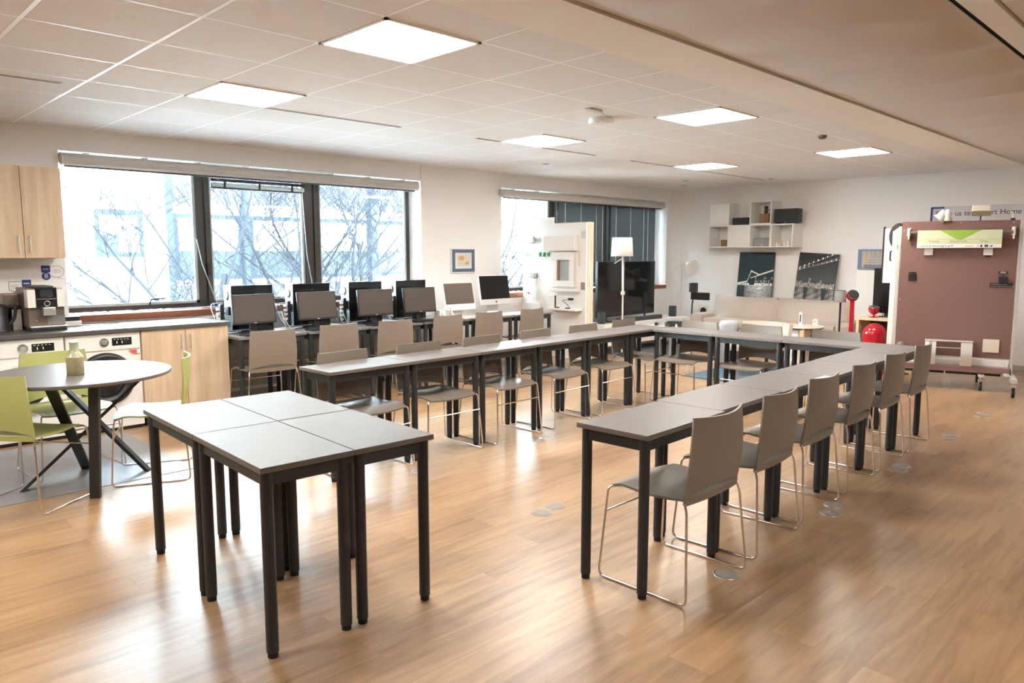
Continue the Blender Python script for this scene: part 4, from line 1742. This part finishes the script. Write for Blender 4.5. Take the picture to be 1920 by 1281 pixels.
t = thing('pouf', 'pale grey round pouf beyond the far table row', 'pouf', (7.40, -1.02, 0))
MB().lathe([(.11, .0), (.125, .03), (.125, .57), (.115, .615), (.08, .625)], n=32).build('cushion', POUFM, t)
t = thing('armchair', 'beige low armchair back seen between the far chairs', 'armchair', (7.35, -1.55, 0))
P = []
for i in range(5):
    z = .34 + .075 * i
    P.append([(.05 - .10 * (q / 6) ** 2 + .02 * i, q * .055, z - .010 * (q / 6) ** 2) for q in range(-6, 7)])
MB().sheet(P, .05).build('backrest', SOFA, t)
B((-.50, -.30, .30), (.02, .30, .40), .04).build('seat', SOFA, t)
for yy in (-.25, .22):
    for xx in (-.42, 0):
        B((xx, yy, 0), (xx + .03, yy + .03, .30)).build('leg', BLACK, t)
t = thing('game_table', 'low white coffee table behind the far left corner of the horseshoe', 'coffee table', (6.9, -.36, 0))
B((-.30, -.30, .50), (.30, .30, .53), .004).build('tabletop', WHITEL, t)
for sx in (-.27, .25):
    for sy in (-.27, .25):
        B((sx, sy, 0), (sx + .03, sy + .03, .50)).build('leg', mat('slim_grey_leg', (.25, .27, .29), .4), t)
t = thing('projector', 'small silver projector on the low white coffee table', 'projector', (6.9, -.32, .53))
B((-.10, -.10, .01), (.10, .08, .075), .012).build('body', SILVER, t)
m = MB()
m.cyl((-.102, .03, .04), (-.12, .03, .04), .022, n=16)
m.build('lens', BLACK, t)
t = thing('model_bench', 'little black stool-like stand beside the silver projector', 'stand', (6.9, -.53, .53))
B((-.08, -.09, .06), (.08, .09, .085), .004).build('top', BLACK, t)
for sy in (-.075, .055):
    B((-.06, sy, 0), (.06, sy + .02, .06)).build('leg', BLACK, t)
o = B((6.35, -1.95, .001), (8.1, -.98, .008)).build('rug', RUGB, None)
tag(o, 'small dark blue rug beneath the pouf, beyond the middle far chair', 'rug')
o = B((7.3, .20, .001), (9.25, 1.28, .008)).build('rug', fabric_mat('dark_rug_and_shade', (.05, .06, .072), 300), None)  # rug whose dark colour also paints the shade under the bench
tag(o, 'dark grey rug with painted shade beneath the white television bench', 'rug')
t = thing('chain_stand', 'beaded cords hanging beside the far left chair', 'cord', (6.6, -.9, 0))
for s in (0, .05):
    m = MB()
    for k in range(26):
        m.lathe([(.004, k * .028), (.012, k * .028 + .010), (.004, k * .028 + .02)], c=(s, s, 0), n=6)
    m.build('bead_string', SILVER, t)

# speakers on poles right of the sofa
t = thing('speaker_stand', 'thin black pole speaker stand right of the sofa', 'speaker stand', (8.62, -1.97, 0))
MB().lathe([(.055, 0), (.055, .012), (.02, .018)], n=24).build('base', BLACK, t)
m = MB()
m.cyl((0, 0, .015), (0, 0, .855), .013, n=10)
m.build('pole', BLACK, t)
can_speaker(8.62, -1.965, .855, .155, .072, SPKGREY, 'grey cylinder speaker on the black pole right of the sofa')


def ball_speaker(x, y, z, r_, tilt, az, label):
    t = thing('ball_speaker', label, 'speaker', (x, y, z), 0, 'glossy red ball speakers')
    m = MB()
    T = Matrix.Rotation(az, 4, 'Z') @ Matrix.Rotation(tilt, 4, 'Y')
    prof = [(r_ * sin(a), -r_ * cos(a)) for a in [.05 + k * (pi * .62) / 12 for k in range(13)]]
    m.lathe(prof, n=28, m=T)
    m.build('shell', RED, t)
    q = prof[-1]
    m = MB()
    m.lathe([(q[0] * 1.01, q[1]), (q[0] * 1.0, q[1] + .006)], n=28, m=T)
    m.build('trim_ring', SILVER, t)
    m = MB()
    m.lathe([(q[0] * .98, q[1] + .0061), (q[0] * .8, q[1] + .012), (q[0] * .3, q[1] + .016)], n=28, m=T)
    m.build('grille', DKCLOTH, t)
    return t


t = thing('red_speaker_pole', 'tall red pole carrying a red ball speaker right of the sofa', 'speaker stand', (8.67, -2.105, 0))
MB().lathe([(.06, 0), (.06, .012), (.03, .02)], n=24).build('base', RED, t)
B((-.015, -.025, .015), (.015, .025, .87), .004).build('pole', RED, t)
ball_speaker(8.67, -2.105, .945, .078, -1.0, .75, 'red ball speaker on top of the tall red pole')
# low oak cabinet with red ball speaker and red dome
t = thing('low_shelf', 'pale oak open low shelf left of the mauve board', 'shelf', (8.45, -2.95, 0))
B((0, 0, .648), (.42, .70, .685), .003).build('top_board', PINE, t)
B((0, .665, 0), (.42, .70, .647)).build('side_board', PINE, t)
B((0, 0, 0), (.42, .03, .647)).build('side_board', PINE, t)
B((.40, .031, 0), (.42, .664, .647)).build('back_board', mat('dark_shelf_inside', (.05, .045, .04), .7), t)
B((0, .031, .02), (.399, .664, .045)).build('bottom_board', PINE, t)
t2 = ball_speaker(8.52, -2.44, .790, .068, -.15, .8, 'red ball speaker on a small foot on the pale low shelf')
m = MB()
m.lathe([(.065, -.105), (.06, -.10), (.012, -.095), (.012, -.06)], n=20)
m.build('foot', RED, t2)
t = thing('red_subwoofer', 'large glossy red dome subwoofer in front of the low shelf', 'subwoofer', (8.24, -2.56, 0))
prof = [(.13, .0), (.140, .02), (.143, .46)] + [(.143 * cos(a), .49 + .145 * sin(a)) for a in [k * (pi / 2 - .1) / 9 for k in range(10)]]
MB().lathe(prof, n=40).build('shell', RED, t)
t = thing('screen_on_shelf', 'black flat screen standing on the low shelf behind the mauve board', 'monitor', (8.70, -2.60, .685))
B((-.02, -.30, .05), (.02, .24, .63), .005).build('panel', GLOSSB, t)
B((-.08, -.02, 0), (.08, .14, .012), .003).build('stand_base', BLACK, t)
B((-.012, .05, .012), (.012, .09, .05)).build('stand_neck', BLACK, t)
o = B((9.40, -2.24, 0), (9.72, -1.865, 1.265), .004).build('white_cupboard', WHITEL, None)
tag(o, 'tall narrow white cupboard behind the red ball speaker', 'cupboard')


def fountain(a, b):
    if a < .12 or a > .95 or b < .0 or b > .9:
        return (.16, .22, .34)
    d = abs(a - .55)
    if b < .22 and d < .35:
        return (.10 + .2 * hsh(int(a * 20), int(b * 20)), .20, .24)
    if d < .32 * (1 - (b - .2) * 1.4) and int(b * 14) % 2 == 0:
        return (.26, .36, .36)
    n = hsh(int(a * 22), 4)
    return (.55 - .2 * n * b, .46 - .2 * n * b, .36 - .16 * n * b)


t = thing('framed_picture', 'framed fountain print on the back wall left of the mauve board', 'picture', (9.76, -1.735, 1.28))
B((0, -.46, 0), (.025, 0, .285), .003).build('frame', mat('blue_grey_frame', (.22, .28, .40), .4), t)
picture('print', .45, .275, fountain, t, basis((-.001, -.005, .005), (0, -1, 0), (0, 0, 1)), 44, 30)

# ================================================================== MAUVE BOARD
BD = Vector((-.28, .96, 0)).normalized()          # right end towards left end
BW = 1.17
BO = Vector((8.0, -4.06, 0))
# local frame: x along the board from left to right as seen, y away from the viewer
ang = atan2(-BD.y, -BD.x)
BSC = 0.953
left = BO + BD * BW * BSC
t = thing('mauve_display_board', 'wheeled mauve felt display board with a rolled banner at the right of the room', 'display board', (left.x, left.y, 0), ang)
mb_root = t
t.scale = (BSC, 1, 1)
Zb, Zt = .235, 1.862
B((0, 0, Zb + .12), (BW, .022, Zt), .003).build('felt_panel', MAUVE, t)
B((.0, -.13, Zb - .035), (BW, .02, Zb + .03), .004).build('bottom_ledge', MAUVE, t)
B((.10, -.012, Zb + .03), (BW - .01, -.0005, Zb + .105), .003).build('white_rail', WHITEL, t)
for xx in (-.035, BW + .005):
    B((xx, .0, .12), (xx + .032, .05, Zt + (.0 if xx > 0 else -.05)), .004).build('upright', ALU, t)
B((-.10, .04, .30), (-.045, .10, Zt - .10), .004).build('rear_post', WHITEL, t)
m = MB()
for i in range(3):
    m.tube(smooth_path([(-.012 - .006 * i, .06, 1.66), (-.020 + .004 * i, .065, 1.3), (-.010 - .003 * i, .06, .9), (-.018, .066, .5)]), .005, 6)
m.build('cable_bundle', BLACK, t)
m = MB()
for i in range(6):
    q = .085 + .007 * i
    m.tube([(-.03 + q * cos(a) * .9, .075 + .006 * i, 1.70 + q * 1.25 * sin(a)) for a in [2 * pi * k / 24 for k in range(25)]], .0055, 6)
m.build('coiled_cable', BLACK, t)
# screws
m = MB()
for xx, zz in ((.05, Zt - .03), (.60, Zt - .02), (1.11, Zt - .025), (.02, Zt - .10), (.02, .98), (1.15, 1.15), (1.12, Zb + .07)):
    m.cyl((xx, -.0125 if zz < .4 else -.003, zz), (xx, .0, zz), .007, n=10)
m.build('screws', SILVER, t)
# rolled banner on a bar with brackets
for xx in (.075, 1.115):
    m = MB()
    m.rbox((xx - .008, -.075, 1.66), (xx + .008, -.0005, 1.785), .003)
    m.rbox((xx - .02, -.012, 1.70), (xx + .02, -.0004, 1.79), .003)
    m.build('bracket', WHITEP, t)
m = MB()
m.cyl((.08, -.05, 1.735), (1.11, -.05, 1.735), .018, n=16)
bar = m.build('banner_bar', mat('grey_bar', (.16, .14, .12), .4), t)
bn = B((.165, -.0745, 1.565), (1.005, -.0700, 1.760)).build('banner', BANNERC, t)
m = MB()
m.prism([(.39, 1.760), (.81, 1.760), (.615, 1.655), (.575, 1.655)], -.0755, -.0746, 'y')
m.build('green_triangle', BANNERG, bn)
m = MB()
m.box((.19, -.0752, 1.6585), (.98, -.0746, 1.6605))
m.box((.19, -.0752, 1.6125), (.98, -.0746, 1.6140))
m.build('rule_line', INKG, bn)
B((.166, -.0750, 1.566), (1.004, -.07455, 1.610)).build('white_strip', PAPER, bn)


def onboard(x, y, z):
    return basis((x, y, z), (1, 0, 0), (0, 0, 1))


text('lettering', 'Prysmian', .030, INKG, bn, onboard(.285, -.0752, 1.628))
text('lettering', 'General Cable', .030, INKG, bn, onboard(.495, -.0752, 1.628))
text('lettering', 'Draka', .030, INKG, bn, onboard(.80, -.0752, 1.628))
text('lettering', 'www.prysmiangroup.fr', .036, INK, bn, onboard(.205, -.0754, 1.578))
m = MB()
m.box((.65, -.0756, 1.580), (.74, -.0751, 1.588))
m.build('small_print', mat('pink_ink', (.6, .4, .35), .6), bn)
m = MB()
m.box((.775, -.0756, 1.575), (.780, -.0751, 1.598))
m.box((.800, -.0756, 1.575), (.822, -.0751, 1.598))
m.rbox((.842, -.0758, 1.575), (.876, -.0751, 1.599), .003)
m.prism([(.89, 1.592), (.90, 1.584), (.915, 1.598), (.92, 1.590), (.91, 1.576), (.892, 1.578)], -.0756, -.0751, 'y')
m.build('social_icons', mat('navy_ink', (.02, .05, .08), .5), bn)
for xx, lb in ((.245, 'l'), (.84, 'r')):
    B((xx, -.03, 1.485), (xx + .09, -.0005, 1.563), .003).build('white_switch', WHITEP, t)
B((.858, -.02, 1.468), (.912, -.0005, 1.483), .002).build('dark_tab', BLACK, t)
# left switch
B((.095, -.016, 1.20), (.175, -.0005, 1.275), .004).build('black_switch', BLACK, t)
B((.098, -.008, 1.283), (.172, -.0005, 1.293)).build('black_tab', BLACK, t)
# right black plate with maker's name
p = B((1.00, -.006, 1.283), (1.09, -.0005, 1.312)).build('name_plate', BLACK, t)
text('lettering', 'niko', .034, WHITEP, p, onboard(1.014, -.0064, 1.290))
B((1.005, -.03, 1.185), (1.088, -.0005, 1.255), .004).build('black_switch', BLACK, t)
B((1.03, -.008, 1.262), (1.065, -.0005, 1.272)).build('black_tab', BLACK, t)
p = B((.925, -.006, 1.138), (1.145, -.0005, 1.183)).build('caption_plate', BLACK, t)
m = MB()
random.seed(5)
for row in range(2):
    xx = .935
    while xx < 1.13 - row * .0 - .05 * (1 - row):
        l = random.uniform(.006, .014)
        m.box((xx, -.0068, 1.167 - row * .020), (xx + l, -.0061, 1.173 - row * .020))
        xx += l + .003
m.build('caption_lines', mat('grey_ink', (.35, .35, .33), .5), p)
# white blank plate
B((.90, -.014, .42), (1.06, -.0005, .565), .003).build('blank_plate', CREAM, t)
# curved silver holder in the lower middle
for xx in (.315, .68):
    P = []
    for i in range(9):
        a = i / 8
        z = .268 + .262 * a
        yy = -.10 - .05 * sin(pi * a) - .02
        P.append([(xx, yy, z), (xx + .115, yy, z)])
    MB().sheet(P, .01).build('curved_holder', ALU, t)
m = MB()
m.rbox((.31, -.135, .530), (.80, -.03, .540), .003)
m.rbox((.43, -.12, .455), (.68, -.10, .465), .002)
m.rbox((.42, -.13, .325), (.69, -.08, .342), .002)
m.build('holder_rails', ALU, t)
m = MB()
m.lathe([(.05, .0), (.055, .02), (.045, .05), (.02, .062)], c=(.065, -.05, .435), n=20)
m.build('grey_knob', mat('grey_knob', (.16, .13, .12), .5), t)
# feet and casters
for xx, yy in ((BW + .015, -.40), (BW + .015, .38)):
    pass
for xx in (BW + .02,):
    m = MB()
    m.rbox((xx - .03, -.44, .155), (xx + .03, .40, .195), .004)
    m.rbox((xx - .085, -.30, .20), (xx - .03, .10, .215), .004)
    m.build('foot_beam', ALU, t)
    m = MB()
    m.prism([(-.12, .195), (.0, .195), (.0, .32)], xx - .004, xx + .004, 'x')
    m.build('gusset', ALU, t)


def caster(x, y, parent):
    m = MB()
    m.cyl((x - .014, y, .05), (x + .014, y, .05), .05, n=24)
    m.build('wheel', BLACK, parent)
    m = MB()
    m.box((x - .02, y - .012, .05), (x - .0145, y + .012, .11))
    m.box((x + .0145, y - .012, .05), (x + .02, y + .012, .11))
    m.rbox((x - .03, y - .035, .108), (x + .03, y + .05, .125), .003)
    m.cyl((x - .018, y, .05), (x + .018, y, .05), .016, n=12)
    m.cyl((x, y + .02, .125), (x, y + .02, .156), .012, n=10)
    m.build('caster_fork', SILVER, parent)


caster(BW + .02, -.40, t)
caster(.90, -.10, t)
m = MB()
m.rbox((.87, -.14, .156), (.93, .60, .185), .004)
m.build('foot_beam', ALU, t)
caster(.90, .55, t)
B((.53, .02, .0), (.545, .035, .232)).build('support_leg', SILVER, t)
B((.05, .06, .15), (1.10, .30, .22)).build('rear_box', BLACK, t)
# rear cupboard leaf with handle seen left of the board
t = thing('white_door_leaf', 'narrow white door leaf with a bow handle behind the mauve board\'s left edge', 'door leaf', (8.30, -2.72, 0))
B((.0, .0, 1.14), (.03, .125, 1.81), .003).build('leaf', WHITEL, t)
B((.001, .1255, 1.14), (.03, .145, 1.83)).build('dark_edge', BLACK, t)
m = MB()
m.tube(rounded([(-.002, .022, 1.41), (-.045, .035, 1.42), (-.045, .035, 1.53), (-.002, .022, 1.54)], .02), .008, 8)
m.build('handle', BLACK, t)
B((.0, -.05, 0), (.03, -.001, 1.81)).build('post', PINE, t)

# devices standing on the board's top edge
def ontop(x, y, z):
    p = Vector((left.x, left.y, 0)) + Vector((cos(ang), sin(ang), 0)) * x * BSC + Vector((-sin(ang), cos(ang), 0)) * y
    return (p.x, p.y, z)


t = thing('white_cone_lamp', 'white tilted cone device on the board\'s top edge', 'device', ontop(.39, .01, Zt), ang)
m = MB()
m.tube([(-.02, 0, .02), (.0, 0, .04), (.03, 0, .12)], [.07, .055, .02], 18)
m.build('body', WHITEP, t)
t = thing('cream_figure', 'cream knobbly device on the board\'s top edge, left of the camera box', 'device', ontop(.46, .01, Zt), ang)
MB().lathe([(.04, 0), (.05, .02), (.03, .05), (.045, .08), (.03, .11), (.012, .13)], n=16).build('body', CREAM, t)
t = thing('camera_box', 'white box camera with taupe lens bar on the board\'s top edge', 'device', ontop(.79, .01, Zt), ang)
B((-.008, -.01, 0), (.004, .01, .05)).build('arm', BLACK, t)
B((-.09, -.06, .05), (.09, .02, .10), .004).build('lens_bar', TAUPE, t)
B((-.085, -.03, .101), (.085, .06, .165), .008).build('body', CREAM, t)
t = thing('small_sensor', 'small cream hook sensor at the right end of the board\'s top edge', 'device', ontop(1.10, .01, Zt), ang)
B((-.02, -.012, 0), (.02, .012, .02), .003).build('foot', BLACK, t)
m = MB()
m.tube(rounded([(0, 0, .02), (.0, 0, .07), (-.03, 0, .09)], .02), .010, 8)
m.build('body', CREAM, t)

# sign on the back wall
t = thing('wall_sign', 'white wall sign with dark blue lettering above the mauve board', 'sign', (XB - .02, -2.66, 1.83))
B((0, -1.75, 0), (.014, .0, .30), .002).build('board', SIGNW, t)
m = MB()
m.box((-.0015, -.026, 0), (-.0002, 0, .30))
m.box((-.0015, -.165, .275), (-.0002, 0, .30))
m.build('blue_corner', BLUE, t)


def onwall(y, z):
    return basis((-.001, y, z), (0, -1, 0), (0, 0, 1))


text('lettering', 'Sho', .095, INK, t, onwall(-.065, .175))
text('lettering', 'us techno', .095, INK, t, onwall(-.295, .175))
text('lettering', 'art Home', .095, INK, t, onwall(-.675, .178))

# ------------------------------------------------------------------ floor sockets
fd = [(1.564, -3.102, 'left of the nearer pair in the middle of the floor'), (1.708, -3.078, 'right of the nearer pair in the middle of the floor'),
      (1.575, -4.286, 'behind the nearest right-row chair'), (2.759, -4.29, 'nearer one by the second right-row chair'), (2.916, -4.245, 'farther one by the second right-row chair'),
      (3.965, -4.26, 'nearer one by the fourth right-row chair'), (4.09, -4.24, 'farther one by the fourth right-row chair'),
      (5.205, -4.24, 'nearer one past the far end of the right row'), (5.36, -4.22, 'farther one past the far end of the right row'),
      (6.375, -4.20, 'nearer one by the mauve board'), (6.55, -4.18, 'farther one by the mauve board'),
      (2.75, -1.93, 'left of the pair before the window-side row'), (2.90, -1.90, 'right of the pair before the window-side row'),
      (1.575, -1.93, 'right behind the foreground block of tables')]
for px, py, lb in fd:
    t = thing('floor_socket', 'round metal floor socket cover, %s' % lb, 'floor socket', (px, py, 0), 0, 'round floor socket covers')
    MB().lathe([(.062, .0), (.060, .003)], n=32).build('rim', DISC, t)
    MB().lathe([(.048, .0031), (.047, .0042)], n=28).build('inlay', DISCD, t)

# paper sheet on the right row
o = MB().box((-.10, -.022, 0), (.06, .022, .0012)).build('paper_sheet', PAPER, None, along(ORR, AR, 2.03, -.345), AR)
o.location.z = TH + .0003
tag(o, 'white paper sheet on the right table row behind the second chair', 'paper')

# ================================================================== OUTSIDE
struct('ground', B((-30, 1.9, -4.2), (50, 60, -4.0)), GROUNDM)
t = thing('building', 'pale office building across the street seen through the windows', 'building', (0, 14, -4))
B((-22, 0, 0), (5.70, 8, 16)).build('plain_wall', FACADE, t)
B((13.6, 0, 0), (40, 8, 16)).build('plain_wall', FACADE, t)
B((5.70, .25, 0), (13.6, 8, 16)).build('bay_wall', FACADE, t)
for i in range(5):
    z = .45 + i * 3.25
    B((5.70, .05, z - .1), (13.6, .249, z + .95)).build('spandrel', mat('grey_spandrel', (.030, .034, .040), .9, spec=0.05), t)
for i, xx in enumerate((5.70, 7.75, 9.85, 11.9, 13.45)):
    B((xx, -.06, 0), (xx + .16, .2, 16)).build('column', FACB, t)
for fl in range(4):
    zz = 1.55 + fl * 3.25
    for i, xx in enumerate((5.92, 7.98, 10.08, 12.13)):
        wwd = 1.28 if i == 3 else 1.82
        fr = B((xx, .10, zz), (xx + wwd, .249, zz + 1.75)).build('window', FACB, t)
        B((xx + .10, .09, zz + .10), (xx + wwd - .10, .0995, zz + .78)).build('pane', FACP, fr)
        B((xx + .10, .085, zz + .78), (xx + wwd - .10, .0995, zz + 1.62)).build('roller_shade', FACS, fr)
for fl in range(4):
    zz = 5.42 - 3.4 + fl * 3.4
    for xx in (-3.5, .2, 4.02):
        fr = MB()
        fr.box((xx, -.05, zz), (xx + 1.10, -.001, zz + .12))
        fr.box((xx, -.05, zz + 1.02), (xx + 1.10, -.001, zz + 1.16))
        fr.box((xx, -.05, zz + .12), (xx + .10, -.001, zz + 1.02))
        fr.box((xx + 1.0, -.05, zz + .12), (xx + 1.10, -.001, zz + 1.02))
        fo = fr.build('window', FACB, t)
        B((xx + .10, -.02, zz + .12), (xx + .52, -.0012, zz + .56)).build('pane', FACP, fo)
        B((xx + .52, -.02, zz + .12), (xx + 1.0, -.0012, zz + 1.02)).build('roller_shade', FACS, fo)
        B((xx + .10, -.02, zz + .56), (xx + .52, -.0012, zz + 1.02)).build('roller_shade', FACS, fo)


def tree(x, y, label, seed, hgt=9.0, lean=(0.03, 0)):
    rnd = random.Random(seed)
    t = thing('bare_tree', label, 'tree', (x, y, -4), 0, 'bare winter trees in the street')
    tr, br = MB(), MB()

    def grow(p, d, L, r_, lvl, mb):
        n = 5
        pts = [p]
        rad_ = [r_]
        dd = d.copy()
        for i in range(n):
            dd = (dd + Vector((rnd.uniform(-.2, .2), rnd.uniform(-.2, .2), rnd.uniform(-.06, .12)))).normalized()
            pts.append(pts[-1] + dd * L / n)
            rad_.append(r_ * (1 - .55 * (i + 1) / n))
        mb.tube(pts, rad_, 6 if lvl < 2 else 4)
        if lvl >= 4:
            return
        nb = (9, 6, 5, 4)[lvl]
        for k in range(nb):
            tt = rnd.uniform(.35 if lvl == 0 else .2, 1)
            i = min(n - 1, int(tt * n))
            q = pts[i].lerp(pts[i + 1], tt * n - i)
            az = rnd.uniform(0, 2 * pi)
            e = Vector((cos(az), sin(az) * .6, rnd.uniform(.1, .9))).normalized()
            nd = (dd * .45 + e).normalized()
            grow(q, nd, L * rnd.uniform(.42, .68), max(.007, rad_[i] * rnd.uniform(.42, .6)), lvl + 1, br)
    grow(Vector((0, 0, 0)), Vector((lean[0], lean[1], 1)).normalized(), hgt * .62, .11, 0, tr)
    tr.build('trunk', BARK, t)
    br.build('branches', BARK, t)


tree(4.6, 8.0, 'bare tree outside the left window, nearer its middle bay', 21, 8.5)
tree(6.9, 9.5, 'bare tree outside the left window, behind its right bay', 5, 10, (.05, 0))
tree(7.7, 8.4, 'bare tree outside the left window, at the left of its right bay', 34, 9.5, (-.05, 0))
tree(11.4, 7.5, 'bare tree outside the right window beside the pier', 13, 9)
